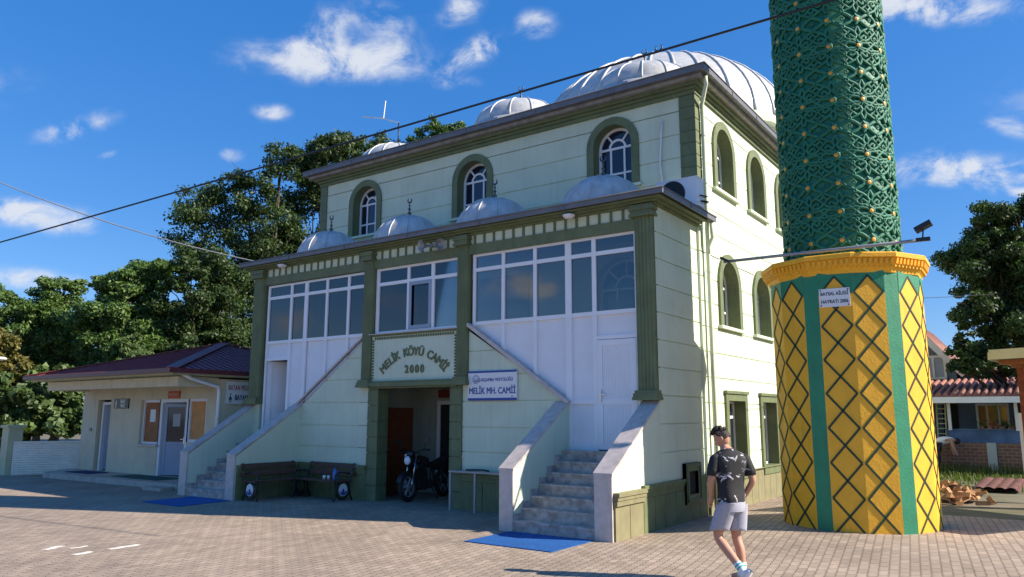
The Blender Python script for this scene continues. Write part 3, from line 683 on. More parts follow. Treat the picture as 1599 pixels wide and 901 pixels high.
gl = [(a, b, z0, z1) for (a, b) in zip(xl[:-1], xl[1:]) for (z0, z1) in ((3.62, 4.75), (4.75, 5.05))]
pn = [[(a, dgL(a)-.05), (b, dgL(b)-.05), (b, 3.62), (a, 3.62)] for a, b in zip(xl[2:-1], xl[3:])]+[[(-9.82, 1.22), (-9.19, 1.22), (-9.19, 3.62), (-9.82, 3.62)], [(-10.74, 3.2), (-9.82, 3.2), (-9.82, 3.62), (-10.74, 3.62)]]
bars('glazed_screen', vert, horiz, gl, pn, mosque)
vert = [(-6.80, 3.60, 5.09, .09), (-5.865, 3.60, 5.09, .075), (-5.158, 3.60, 5.09, .09), (-4.40, 3.6, 5.09, .05)]
horiz = [(5.065, -6.84, -4.38, .05), (4.73, -6.84, -4.38, .075), (3.63, -6.84, -4.38, .06)]
gl = [(a, b, z0, z1) for (a, b) in ((-6.8, -5.865), (-5.865, -5.158), (-5.158, -4.4)) for (z0, z1) in ((3.6, 4.73), (4.73, 5.06))]
cs = bars('glazed_screen', vert, horiz, gl, [], mosque)
mb = MB(); ring(mb, P0, rect_pts(W-5.76, W-5.26, 3.74, 4.62), rect_pts(W-5.83, W-5.19, 3.66, 4.70), -.03, -.015, -.03); P0.box(mb, W-5.83, W-5.19, 3.66, 3.74, -.03, -.0155); mb.build('sash', 'greypvc', cs)
mb = MB(); mb.box(-6.93, -4.36, -.09, .03, 3.585, 3.605); mb.build('sill', 'coping', cs)
# lintel above the diagonals (sloping copings of the inner stairs)
mb = MB(); mb.bar((-4.14, -.01, 3.65), (-1.77, -.01, 2.06), .12, .07); mb.build('sloping_coping', 'coping', mosque)
mb = MB(); mb.bar((-7.12, -.01, 3.60), (-9.40, -.01, 2.06), .08, .04); mb.build('sloping_coping', 'coping', mosque)
# doors
def pvc_door(x0, x1, z0, z1, name='door', hx=None, m='pvc'):
    mb = MB(); ring(mb, P0, rect_pts(W+x0+.10, W+x1-.10, z0+.1, z1-.1), rect_pts(W+x0, W+x1, z0+.02, z1), -.06, -.02, -.06); P0.box(mb, W+x0, W+x1, z0+.02, z0+.1, -.06, -.0205)
    P0.box(mb, W+x0+.1, W+x1-.1, z0+.80, z0+.90, -.06, -.022); 
    n = 16
    for i in range(n): 
        a = W+x0+.1+(x1-x0-.2)*i/n; P0.box(mb, a+.002, a+(x1-x0-.2)/n-.002, z0+.1, z1-.1, -.055, -.035)
    P0.box(mb, W+x0+.1, W+x1-.1, z0+.1, z1-.1, -.07, -.045)
    d = mb.build(name, m, mosque)
    h = MB(); h.box(hx-.02, hx+.02, -.005, .022, z0+.85, z0+1.07); h.bar((hx, -.03, z0+.98), (hx+.11, -.03, z0+.98), .018, .02); h.build('handle', 'chrome', d); return d
pvc_door(-1.19, -.42, 1.22, 3.17, hx=-1.13)
# left door stands open inwards
mb = MB(); th = R(62); a = Vector((-10.66, .09, 0)); ux = Vector((math.cos(th), math.sin(th), 0)); nn = Vector((ux.y, -ux.x, 0)); PD = Pl(a, ux, nn)
ring(mb, PD, rect_pts(.1, .70, 1.33, 3.06), rect_pts(0, .8, 1.24, 3.16), -.05, .0, -.05); PD.box(mb, 0, .8, 1.24, 1.33, -.05, -.001); PD.box(mb, .1, .7, 2.02, 2.1, -.05, -.003); PD.box(mb, .1, .7, 1.33, 3.06, -.035, -.02)
mb.build('door', 'pvc', mosque)
# wooden door and back doorway in the recess
mb = MB(); PW = Pl((-7.27, 1.74, 0), (0, -1, 0), (1, 0, 0)); PW.box(mb, 0, .95, .01, 2.0, -.02, .03)
ring(mb, PW, rect_pts(.06, .89, .02, 1.94), rect_pts(0, .95, .02, 2.0), .03, .05, .03)
for (u0, u1, z0, z1) in ((.16, .42, 1.15, 1.82), (.53, .79, 1.15, 1.82), (.16, .42, .14, .72), (.53, .79, .14, .72), (.16, .79, .80, 1.06)):
    PW.box(mb, u0, u1, z0, z1, .03, .042); PW.box(mb, u0+.05, u1-.05, z0+.05, z1-.05, .042, .052)
wd = mb.build('door', 'wood', mosque); h = MB(); PW.box(h, .86, .90, .95, 1.12, .05, .065); h.bar(PW.p(.88, 1.05, .085), PW.p(.77, 1.05, .085), .018, .02); h.build('handle', 'chrome', wd)
wd['label'] = 'brown panelled wooden door'
mb = MB(); PB = Pl((-7.27, 2.1, 0), (1, 0, 0), (0, -1, 0)); ring(mb, PB, rect_pts(.62, 1.5, .0, 2.08), rect_pts(.52, 1.6, .0, 2.17), 0, .03, 0); dr = mb.build('doorway', 'white', mosque)
g = MB(); PB.box(g, .62, 1.5, 0.01, 2.08, .002, .006); g.build('opening', 'dark', dr)

# stairs with sides
def stair(xa, xb, xl, xr_, parent):
    mb = MB(); n = 7; rise = 1.22/n; tread = 1.75/n
    for i in range(n):
        y0 = -1.75+.02+i*tread; mb.box(xa, xb, y0, .09, i*rise if i else 0, (i+1)*rise-.03); mb.box(xa, xb, y0-.025, .09, (i+1)*rise-.03, (i+1)*rise)
        # skirting
        for (u, v_) in ((xa, xa+.012), (xb-.012, xb)):
            if i < n-1: mb.box(u, v_, y0+.0, y0+tread+.012, (i+1)*rise, (i+1)*rise+.10)
    st = mb.build('stairs', 'marble', parent)
    zt, zbk = .98, 2.09
    for (u, v_) in ((xl, xa), (xb, xr_)):
        mb = MB(); mb.prism([(u+.01, -1.72, 0), (u+.01, .03, 0), (u+.01, .03, zbk-.03), (u+.01, -1.72, zt-.04)], (v_-u-.013, 0, 0)); bal = mb.build('stair_side', 'mint', parent)
        mb = MB(); mb.prism([(u-.015, -1.76, zt-.04), (u-.015, 0.0, zbk-.04), (u-.015, 0.0, zbk+.005), (u-.015, -1.76, zt+.005)], (v_-u+.03, 0, 0)); mb.build('coping', 'coping', bal)
        mb = MB(); mb.box(u-.005, v_+.005, -1.755, -1.72, 0, zt-.03); mb.build('end_slab', 'coping', bal)
stair(-1.79, -.29, -2.05, 0.0, mosque); stair(-11.0, -9.47, -11.28, -9.19, mosque)
# drain pipes
def pipe(path, r, parent, m='mint', name='drain_pipe'):
    mb = MB(); mb.tube(path, r, 8)
    p0, p1 = Vector(path[-2]), Vector(path[-1])
    return mb.build(name, m, parent)
mb = MB(); mb.tube([(.36, D-.12, 8.50), (.36, D-.10, 8.35), (.14, D+.20, 8.06), (.14, D+.22, 7.9), (.14, D+.22, 4.0), (.14, D+.22, .2)], .042, 10)
mb.tube([(.24, D+.20, 5.6), (.25, D+.20, 5.28), (.16, D+.21, 5.12), (.14, D+.22, 4.95)], .04, 10)
for z in (7.4, 6.4, 4.6, 3.0, 1.5): mb.lathe([(.052, 0), (.052, .06)], (.14, D+.22, z), 10)
mb.build('drain_pipe', 'mint', mosque)
mb = MB(); mb.tube([(-.62, D-.04, 7.82), (-.66, D-.04, 7.5), (-.70, D-.04, 6.9), (-.64, D-.05, 6.3)], .02, 8); mb.build('conduit', 'pvc', mosque)

# ------------------------------------------------------------------ minaret
MC = Vector((2.68, 1.70, .11))
minaret = thing('minaret', 'green and yellow minaret standing in front of the mosque corner', 'minaret', MC)
th0 = math.atan2(CAMLOC.y-MC.y, CAMLOC.x-MC.x)
def mang(deg): return th0+R(deg)
BR = 1.178; BZ1 = 4.07
F0 = 5.3
mb = MB(); vang = []
for k in range(6):
    a = F0+60*k; vang += [a, a+24, a+36]
vang += [F0+360]
def vp(deg, z, r=BR): a = mang(deg); return Vector((MC.x+r*math.cos(a), MC.y+r*math.sin(a), z))
for i in range(len(vang)-1):
    gre = (i % 3) == 1; a, b = vang[i], vang[i+1]
    mb.poly([vp(a, -.05), vp(b, -.05), vp(b, BZ1), vp(a, BZ1)], 1 if gre else 0)
mb.build('base', ['yellow', 'mgreen'], minaret)
# lattice lines and green corner pieces at the top
mb = MB(); zt0 = .11; nd = 8; zh = (BZ1-.07-.11)/7.45; zt0 = BZ1-.07-8*zh
for i in range(len(vang)-1):
    if i % 3 == 1: continue
    mb = MB()
    A0, B0 = vang[i], vang[i+1]
    def fp(t, z, d): 
        p = vp(A0, z)*(1-t)+vp(B0, z)*t; n = Vector((math.cos(mang((A0+B0)/2)), math.sin(mang((A0+B0)/2)), 0)); return p+n*d
    fn = Vector((math.cos(mang((A0+B0)/2)), math.sin(mang((A0+B0)/2)), 0))
    for k in range(nd):
        zb_, zm_, ztp = zt0+k*zh, zt0+(k+.5)*zh, zt0+(k+1)*zh
        for (p, q) in (((.5, zb_), (.05, zm_)), ((.5, zb_), (.95, zm_)), ((.05, zm_), (.5, ztp)), ((.95, zm_), (.5, ztp))):
            mb.bar(fp(*p, .004), fp(*q, .004), .031, .010, 0, up=fn)
    zm_ = zt0+(nd-.5)*zh; zt_ = zt0+nd*zh
    for (ta, tb) in ((0, .5), (1, .5)):
        mb.poly([fp(ta, zm_-.03, .004), fp(tb, zt_+.005, .004), fp(tb, BZ1, .004), fp(ta, BZ1, .004)], 1)
    mb.build('diamond_pattern', ['line', 'mgreen'], minaret)
# cornice, twelve sided
mb = MB(); CV = [F0+30*k for k in range(13)]
prof = [(1.13, 4.02), (1.20, 4.04), (1.21, 4.08), (1.225, 4.10), (1.27, 4.16), (1.285, 4.25), (1.33, 4.265), (1.335, 4.325), (1.31, 4.345), (.9, 4.36)]
for i in range(12):
    a, b = CV[i], CV[i+1]
    for k in range(len(prof)-1):
        (r0, z0), (r1, z1) = prof[k], prof[k+1]
        mb.poly([vp(a, z0, r0), vp(b, z0, r0), vp(b, z1, r1), vp(a, z1, r1)])
    for q in range(8):     # little leaf brackets
        t = (q+.5)/8; c0 = vp(a, 4.165, 1.275)*(1-t)+vp(b, 4.165, 1.275)*t; fn = Vector((math.cos(mang((a+b)/2)), math.sin(mang((a+b)/2)), 0)); tg = Vector((-fn.y, fn.x, 0))
        mb.obox(c0+fn*.005+Vector((0, 0, .04)), tg*.022, fn*.028, Vector((0, 0, .042))+fn*.01)
        mb.ell(c0-fn*.03+Vector((0, 0, -.035)), (.03, .03, .028), 6, 4)
mb.build('cornice', 'yellow', minaret)
# shaft and relief
SR = .885
mb = MB(); mb.lathe([(SR, 4.30), (SR, 17.0), (0, 17.0)], (MC.x, MC.y, 0), 72)
mb.build('shaft', 'teal', minaret)
rel = MB(); PH0 = 1.6; DV = .475; ZD0 = 4.62
def cyl(u, v, z0, off=.0):
    a = mang(PH0+30*u); r = SR+off; return Vector((MC.x+r*math.cos(a), MC.y+r*math.sin(a), z0+v*DV))
def half():   # strands in the cell around row v=0..1 (upper half), u in -.5..5 ; mirrored for the lower half
    ss = []
    lobe = [(-.43, .02), (-.30, .09), (-.12, .17), (0, .25), (.10, .33), (.26, .41), (.40, .50), (.46, .62), (.42, .73), (.30, .79), (.16, .785), (.06, .72), (.02, .66)]
    for s in (-1, 1): ss.append([(u*s, v) for u, v in lobe])
    d = [(0, .40), (.13, .53), (0, .66), (-.13, .53)]
    ss.append(d+[d[0]])
    ss.append([(-.44, .03), (-.47, .10), (-.5, .16)]); ss.append([(.44, .03), (.47, .10), (.5, .16)])
    for q in ([(.42, .73), (.35, .68), (.25, .60), (.17, .64), (.21, .72)], [(.5, .28), (.45, .36), (.40, .50)], [(.5, .90), (.42, .86), (.30, .79)], [(.13, .53), (.19, .47), (.26, .41)], [(.46, .62), (.5, .62)], [(0, .25), (.14, .20), (.26, .12), (.34, .0)]):
        for s in (-1, 1): ss.append([(s*a, b) for a, b in q])
    return ss
H = half()
K0 = [(-.22, .80), (-.12, .88), (0, 1.0), (.14, 1.12), (.24, 1.2)]
K1 = [(-u, v) for u, v in K0]
K2 = [(-.47, .97), (-.34, .90), (-.2, .885), (-.12, .88)]
lat = [K0, K1, K2, [(-u, v) for u, v in K2], [(u, 2-v) for u, v in K2], [(-u, 2-v) for u, v in K2], [(-.12, .88), (0, .83), (.12, .88)], [(-.12, 1.12), (0, 1.17), (.12, 1.12)]]
def emit(strand, cu, zb, flip=False):
    pts = [cyl(cu+u, -v if flip else v, zb, .022) for u, v in strand]
    rel.tube(pts, .027, 6)
NV = 8
for c in range(12):
    cu = c+.5
    for k in range(NV):
        zb = ZD0+2*k*DV
        for s_ in H: emit(s_, cu, zb); emit(s_, cu, zb, True)
        for s_ in lat: emit(s_, cu, zb)
        for (v, e) in ((.30, 0), (-.30, 0), (0, 0), (.70, 0)):
            rel.tube([cyl(cu+.05*math.cos(t), v+.055*math.sin(t), zb, .045) for t in [2*math.pi*i/8 for i in range(8)]], .015, 5, closed=True)
    for k in range(2*NV+1):
        p = cyl(c, 0, ZD0+(k-1)*DV, .0); a = mang(PH0+30*c); n = Vector((math.cos(a), math.sin(a), 0)); t = Vector((-n.y, n.x, 0)); q = [p+n*.056+t*(.036*math.cos(w))+Vector((0, 0, .036*math.sin(w))) for w in [2*math.pi*i/12 for i in range(12)]]
        rel.add([p+n*.064]+q+[x-n*.08 for x in q], [(0, i+1, (i+1) % 12+1) for i in range(12)]+[(i+1, 13+i, 13+(i+1) % 12, (i+1) % 12+1) for i in range(12)], 1)
        for pts_ in ([(-.095, .16), (-.03, .12), (.0, .0)], ):
            pass
        z_ = ZD0+(k-1)*DV; rel.tube([cyl(c-.05, .20, z_, .03), cyl(c-.01, .11, z_, .04), cyl(c+.10, .05, z_, .04), cyl(c+.10, -.05, z_, .04), cyl(c-.01, -.11, z_, .04), cyl(c-.05, -.20, z_, .03)], .022, 5)
rel.build('relief', ['teal', 'gold'], minaret, clean=False)
mb = MB(); mb.lathe([(SR, 16.2), (1.2, 16.9), (1.5, 17.0), (1.5, 18.0), (1.42, 18.0), (1.42, 17.1), (.8, 17.1), (.8, 20.0), (.86, 20.05), (.86, 20.2), (0, 24.0)], (MC.x, MC.y, 0), 24); mb.build('balcony_and_cone', 'mgreen', minaret)
# marble plaque
A0, B0 = F0-24, F0
pa, pb = vp(A0, 0), vp(B0, 0); tg = (pb-pa).normalized(); fn = Vector((math.cos(mang(F0-12)), math.sin(mang(F0-12)), 0)); pc = pa*.515+pb*.485+fn*.012
mb = MB(); mb.obox(pc+Vector((0, 0, 3.665)), tg*.225, fn*.012, Vector((0, 0, .145)))
plq = mb.build('plaque', 'lead' if False else 'white', None); tag(plq, 'small grey marble plaque with two lines of writing on the minaret', 'plaque')
mb = MB(); add_text(mb, 'BAYSAL AİLESİ', pc+fn*.0125+Vector((0, 0, 3.725)), tg, (0, 0, 1), .078, bold=.0015, sx=.78); mb.build('lettering', 'black', plq); mb = MB(); add_text(mb, 'HAYRATI 2006', pc+fn*.0125+Vector((0, 0, 3.60)), tg, (0, 0, 1), .078, bold=.0015, sx=.80)
mb.build('lettering', 'black', plq)
mb = MB()
for sx_ in (-.2, .2):
    for sz_ in (-.12, .12): mb.ell(pc+fn*.014+tg*sx_+Vector((0, 0, 3.665+sz_)), (.012, .012, .012), 6, 4)
mb.build('screws', 'iron', plq)
# lamp arm laid over the minaret cornice
arm = thing('lamp_arm', 'long horizontal pole across the minaret cornice with a lamp at each end', 'lamp', (2.6, .62, 4.40))
mb = MB(); ya = .55; mb.tube([(1.02, ya, 4.44), (2.7, ya, 4.43), (4.10, ya, 4.42)], .026, 8); mb.build('pole', 'grey', arm)
mb = MB(); mb.obox((4.08, ya, 4.62), Vector((.11, .0, .05)), Vector((0, .10, 0)), Vector((-.012, 0, .03))); mb.bar((4.06, ya, 4.44), (4.08, ya, 4.60), .02, .02); mb.box(3.97, 4.16, ya-.03, ya+.03, 4.40, 4.455); mb.build('floodlight', 'black', arm)
mb = MB(); mb.obox((1.05, ya, 4.47), Vector((.07, 0, -.04)), Vector((0, .07, 0)), Vector((.01, 0, .02))); mb.build('floodlight', 'black', arm)

# ------------------------------------------------------------------ signs and fittings on the mosque
sg = MB(); sg.box(-4.10, -2.91, -.045, -.015, 2.115, 2.695)
sign = sg.build('wall_sign', 'white'); tag(sign, 'white mosque sign with blue bands on the green wall', 'sign')
mb = MB(); mb.box(-4.10, -2.91, -.047, -.0455, 2.655, 2.695); mb.box(-4.10, -2.91, -.047, -.0455, 2.115, 2.165); mb.build('blue_band', 'blue', sign)
mb = MB(); add_text(mb, 'ÇARŞAMBA MÜFTÜLÜĞÜ', (-3.42, -.0465, 2.515), (1, 0, 0), (0, 0, 1), .088, bold=.0012, sx=.83); mb.build('lettering', 'blue', sign); mb = MB()
add_text(mb, 'MELİK MH. CAMİİ', (-3.505, -.0465, 2.30), (1, 0, 0), (0, 0, 1), .175, bold=.004, sx=.80); add_text(mb, '2000', (-3.02, -.0465, 2.19), (1, 0, 0), (0, 0, 1), .03, sx=.9)
mb.build('lettering', 'blue', sign); mb = MB()
for r_ in (.088, .062):
    n = 28
    for i in range(n):
        a, b = 2*math.pi*i/n, 2*math.pi*(i+1)/n; w_ = .009
        mb.poly([(-3.90+r_*math.cos(a), -.0475, 2.53+r_*math.sin(a)), (-3.90+r_*math.cos(b), -.0475, 2.53+r_*math.sin(b)), (-3.90+(r_-w_)*math.cos(b), -.0475, 2.53+(r_-w_)*math.sin(b)), (-3.90+(r_-w_)*math.cos(a), -.0475, 2.53+(r_-w_)*math.sin(a))])
for dx in (-.03, 0, .03): mb.box(-3.9+dx-.006, -3.9+dx+.006, -.0478, -.0474, 2.495, 2.535+.02*(dx == 0))
mb.box(-3.95, -3.85, -.0478, -.0474, 2.485, 2.494)
mb.build('emblem', 'blue', sign)
# horn loudspeakers
hs_ = thing('loudspeaker', 'grey horn loudspeaker pair under the porch eave beside the centre window', 'loudspeaker', (-5.0, -.2, 5.3))
def horn(c, d, s, parent):
    d = Vector(d).normalized(); q = d.to_track_quat('Z', 'Y').to_matrix(); mb = MB(); prof = [(.02, -.20), (.045, -.20), (.045, -.10), (.03, -.08), (.04, 0), (.065, .08), (.105, .14), (.15, .17), (.152, .175), (.145, .172), (.10, .13), (.05, .06), (.0, .05)]
    t = MB(); t.lathe([(r*s, z*s) for r, z in prof], (0, 0, 0), 20)
    mb.add([Vector(c)+q @ Vector(v) for v in t.v], t.f, 0, True); return mb.build('horn', 'grey', parent)
horn((-5.09, -.26, 5.36), (-.35, -1, -.12), .85, hs_); horn((-4.83, -.22, 5.36), (1, -.35, -.1), .8, hs_)
mb = MB(); mb.bar((-4.98, -.02, 5.36), (-4.98, -.24, 5.36), .04, .04); mb.bar((-5.08, -.2, 5.36), (-4.85, -.2, 5.36), .03, .03); mb.build('bracket', 'grey', hs_)
for (x, lab) in ((-9.95, 'left bay'), (-1.62, 'right bay')):
    c = Vector((x, -.2, 5.44)); f = thing('porch_lamp', 'small white bowl lamp under the eave of the %s' % lab, 'lamp', c, 'bowl lamps under the porch eave')
    mb = MB(); t = MB(); t.lathe([(.0, 0), (.07, .005), (.115, .05), (.12, .07), (.05, .075), (.05, .09)], c, 16); mb = t; mb.build('bowl', 'white', f)
    mb = MB(); mb.bar(c+Vector((0, 0, .10)), c+Vector((0, .2, .10)), .04, .03); mb.build('bracket', 'grey', f)
# air conditioner on the porch roof
ac = thing('air_conditioner', 'white outdoor air conditioner unit on the porch roof corner', 'air conditioner', (-.09, 1.45, 5.68))
mb = MB(); mb.box(-.52, .31, 1.28, 1.62, 5.74, 6.29); mb.box(-.53, .32, 1.27, 1.63, 6.29, 6.31); mb.box(.14, .145, 1.275, 1.281, 5.76, 6.28); mb.build('casing', 'pvc', ac)
mb = MB(); mb.lathe([(.26, 0), (.26, .012), (.235, .012), (.235, .004)], (0, 0, 0), 28)
g = MB(); g.add([(-.19+v[0], 1.278-v[2], 6.02+v[1]) for v in mb.v], mb.f); n = 24
g.poly([(-.19+.24*math.cos(2*math.pi*i/n), 1.276, 6.02+.24*math.sin(2*math.pi*i/n)) for i in range(n)])
for i in range(-5, 6):
    w_ = math.sqrt(max(0, .235**2-(i*.042)**2)); g.box(-.19+i*.042-.006, -.19+i*.042+.006, 1.262, 1.27, 6.02-w_, 6.02+w_)
g.build('fan_grille', 'black', ac)
mb = MB(); mb.box(-.44, -.36, 1.25, 1.65, 5.68, 5.74); mb.box(.12, .20, 1.25, 1.65, 5.68, 5.74); mb.build('foot', 'grey', ac)
mb = MB(); mb.tube([(.31, 1.4, 5.95), (.38, 1.42, 5.93), (.36, 1.65, 5.98), (.08, 1.92, 6.02)], .014, 6); mb.tube([(.31, 1.45, 5.85), (.40, 1.47, 5.83), (.36, 1.7, 5.88), (.1, 1.92, 5.92)], .018, 6); mb.build('hose', 'black', ac)
# tv aerial
an = thing('aerial', 'thin tv aerial rising above the left small dome', 'aerial', (-9.80, 3.6, 9.7))
mb = MB(); mb.tube([(-9.80, 3.6, 9.6), (-9.80, 3.6, 10.45)], .02, 6); mb.build('mast', 'iron', an)
mb = MB(); mb.bar((-9.80, 3.6, 10.45), (-10.30, 3.45, 10.64), .03, .03); mb.bar((-10.32, 3.45, 10.65), (-11.0, 3.25, 10.80), .05, .02); mb.bar((-10.30, 3.45, 10.64), (-10.24, 3.46, 11.2), .025, .025); mb.build('rods', 'white', an)

# ------------------------------------------------------------------ mats
def floor_mat(x0, x1, y0, y1, z, m, label, sk=0):
    mb = MB(); mb.prism([(x0+sk, y0, z), (x1+sk, y0, z), (x1, y1, z), (x0, y1, z)], (0, 0, .012)); return tag(mb.build('door_mat', m), label, 'mat', 'door mats')
floor_mat(-1.80, -.29, -2.96, -1.80, .006, 'matblue', 'bright blue mat at the foot of the right stairs', .0)
floor_mat(-10.6, -9.2, -3.04, -1.80, .006, 'matdark' if False else 'matblue', 'blue mat in the shade at the foot of the left stairs', .1)
floor_mat(-18.55, -17.2, -.95, -.35, .155, 'matdark', 'dark blue mat on the platform at the left toilet door')
floor_mat(-15.9, -13.6, -.95, -.25, .155, 'matgreen', 'dark green mat on the platform at the wide glazed door')

# ------------------------------------------------------------------ benches
def bench(L, label, side):
    b = thing('bench', label, 'bench', (0, 0, 0), 'old slatted benches against the porch')
    # local: seat along x, front towards -y
    for k in range(4):
        mb = MB(); y = -.42+k*.105; mb.box(-L/2, L/2, y, y+.085, .40, .43); mb.build('seat_slat', 'oldwood', b)
    for k in range(2):
        z = .50+k*.15; mb = MB(); dy = .03+.05*k; mb.obox((0, dy, z+.06), Vector((L/2, 0, 0)), Vector((0, .014, -.004)), Vector((0, .012, .055))); mb.build('back_slat', 'oldwood', b)
    for s in (-1, 1):
        x = s*(L/2-.06); e = MB(); cy, cz, r = -.22, .235, .185
        e.tube([(x, cy+r*math.cos(t), cz+r*math.sin(t)) for t in [2*math.pi*i/24 for i in range(24)]], .026, 6, closed=True)
        e.tube([(x, cy+(r-.05)*math.cos(t), cz+(r-.05)*math.sin(t)) for t in [2*math.pi*i/20 for i in range(20)]], .012, 5, closed=True)
        e.tube([(x, -.46, 0), (x, -.43, .08), (x, -.40, .2), (x, -.43, .34), (x, -.44, .40), (x, -.43, .55), (x, -.36, .60), (x, -.18, .60), (x, -.02, .56)], .018, 6)
        e.tube([(x, .06, 0), (x, .0, .12), (x, -.03, .3), (x, .0, .45), (x, .05, .6), (x, .10, .78)], .02, 6)
        e.bar((x, -.46, .392), (x, 0.02, .392), .04, .016); e.tube([(x, -.30, .05), (x, -.22, .04), (x, -.14, .05)], .014, 5)
        en = e.build('end_frame', 'iron', b)
        if s == side:
            for q in (-1, 1):
                d = MB(); n = 20; xx = x+q*.018
                d.prism([(xx, cy+.115*math.cos(2*math.pi*i/n), cz+.13*math.sin(2*math.pi*i/n)) for i in range(n)], (q*.012, 0, 0))
                bd = d.build('badge', 'white', en)
                d = MB(); xx = x+q*.0315
                d.prism([(xx, cy+.07*math.cos(t), cz-.05+.065*math.sin(t)) for t in [math.pi+math.pi*i/10 for i in range(11)]], (q*.003, 0, 0)); d.ell((xx, cy, cz-.02), (.005, .035, .045), 10, 6)
                d.prism([(xx, cy-.095, cz-.04), (xx, cy-.06, cz-.1), (xx, cy-.05, cz-.02)], (q*.003, 0, 0)); d.prism([(xx, cy+.095, cz-.04), (xx, cy+.05, cz-.02), (xx, cy+.06, cz-.1)], (q*.003, 0, 0))
                d.build('emblem', 'blue', bd)
    return b
b1 = bench(1.45, 'old wooden bench with iron ends along the left stair side', -1); b1.location = (-9.02, -.92, .005); b1.rotation_euler = (0, 0, R(90))
b2 = bench(1.50, 'old wooden bench under the porch wall, bottle on its seat', 1); b2.location = (-7.95, -.17, .005)
def bottle(x, y, z):
    b = MB(); b.lathe([(0, 0), (.05, 0), (.055, .02), (.05, .08), (.055, .15), (.045, .19), (.018, .23), (.018, .25), (0, .25)], (x, y, z), 14); o = b.build('bottle', bottle_m); tag(o, 'blue plastic water bottle standing on the bench', 'bottle')
    c = MB(); c.lathe([(.022, 0), (.022, .03), (0, .03)], (x, y, z+.245), 12); c.build('cap', 'blue', o)
bottle_m = mat('blue_bottle_plastic', (.05, .18, .45), .15); bottle(-7.50, -.40, .437)
for i, (x, y, lab) in enumerate(((-7.82, -.42, 'white paper cup on the bench, farther from the bottle'), (-7.70, -.40, 'white paper cup on the bench right beside the bottle'))):
    c = MB(); c.lathe([(0, 0), (.026, 0), (.036, .085), (.033, .085), (.024, .01), (0, .01)], (x, y, .437), 12); tag(c.build('paper_cup', 'white'), lab, 'cup', 'paper cups on the bench')

# ------------------------------------------------------------------ low rail by the plinth
rl = thing('low_rail', 'low grey steel rail frame in front of the plinth by the entrance', 'rail', (-3.2, -.25, 0))
for (x, y) in ((-4.33, -.27), (-3.72, -.27)):
    mb = MB(); mb.box(x-.02, x+.02, y-.02, y+.02, 0.005, .735); mb.build('leg', 'grey', rl)
mb = MB(); mb.box(-4.36, -2.12, -.30, -.24, .735, .765); mb.box(-4.36, -2.12, -.12, -.07, .735, .765); mb.box(-4.355, -4.30, -.24, -.12, .737, .763); mb.box(-3.74, -3.70, -.24, -.12, .737, .763); mb.build('top_bar', 'grey', rl)
mb = MB(); mb.tube([(-4.0, -.2, .785), (-3.9, -.21, .79), (-3.6, -.19, .80), (-3.45, -.2, .785)], .018, 6); tag(mb.build('umbrella', 'black'), 'folded black umbrella lying on the low rail', 'umbrella')

# ------------------------------------------------------------------ motorcycle (local: front towards +x)
mc = thing('motorcycle', 'black motorcycle parked in the entrance under the name panel', 'motorcycle', (0, 0, 0))
def wheel(x):
    mb = MB(); mb.tube([(x+.26*math.cos(t), 0, .31+.26*math.sin(t)) for t in [2*math.pi*i/32 for i in range(32)]], .052, 10, closed=True); w = mb.build('wheel', 'rubber', mc)
    mb = MB(); mb.tube([(x+.205*math.cos(t), 0, .31+.205*math.sin(t)) for t in [2*math.pi*i/28 for i in range(28)]], .016, 6, closed=True)
    for i in range(6):
        t = math.pi*2*i/6; mb.bar((x+.04*math.cos(t), 0, .31+.04*math.sin(t)), (x+.2*math.cos(t), 0, .31+.2*math.sin(t)), .022, .03, up=(0, 1, 0))
    t = MB(); t.lathe([(.05, -.05), (.05, .05), (0, .05)], (0, 0, 0), 14); mb.add([(x+v[0], v[2], .31+v[1]) for v in t.v], t.f); mb.build('rim', 'grey', w)
    t = MB(); t.lathe([(.07, .06), (.13, .06), (.13, .066), (.07, .066)], (0, 0, 0), 20); d = MB(); d.add([(x+v[0], -v[2], .31+v[1]) for v in t.v], t.f); d.build('brake_disc', 'chrome', w)
wheel(.66); wheel(-.64)
for s in (-1, 1):
    mb = MB(); mb.tube([(.66, s*.095, .31), (.60, s*.095, .50)], .026, 8); mb.tube([(.60, s*.095, .48), (.44, s*.095, .95)], .019, 8); mb.build('fork', 'chrome', mc)
mb = MB()
for i in range(9):
    t0, t1 = R(20+i*13), R(20+(i+1)*13); mb.poly([(.66+.335*math.cos(t0), -.06, .31+.335*math.sin(t0)), (.66+.335*math.cos(t1), -.06, .31+.335*math.sin(t1)), (.66+.335*math.cos(t1), .06, .31+.335*math.sin(t1)), (.66+.335*math.cos(t0), .06, .31+.335*math.sin(t0))])
mb.build('front_mudguard', 'black', mc)
mb = MB(); mb.ell((.58, 0, .85), (.10, .105, .13), 14, 10); mb.ell((.53, 0, .99), (.09, .12, .09), 12, 8); mb.build('headlight_housing', 'black', mc)
mb = MB(); mb.ell((.645, 0, .86), (.045, .085, .095), 16, 8); mb.prism([(.64, -.075, .94), (.64, -.03, .965), (.62, -.02, .99), (.6, -.08, 1.0)], (.01, 0, 0)); hlm = mat('headlight_glass', (.75, .78, .85), .08, spec=.9); mb.build('headlight', hlm, mc)
mb = MB(); mb.tube([(.36, -.40, 1.06), (.40, -.22, 1.07), (.45, -.08, 1.02), (.45, .08, 1.02), (.40, .22, 1.07), (.36, .40, 1.06)], .014, 8)
for s in (-1, 1):
    mb.tube([(.39, s*.27, 1.07), (.36, s*.40, 1.06)], .022, 8); mb.tube([(.43, s*.36, 1.06), (.40, s*.24, 1.075)], .007, 5); mb.tube([(.5, s*.14, .83), (.52, s*.25, .83)], .022, 6)
mb.build('handlebar', 'black', mc)
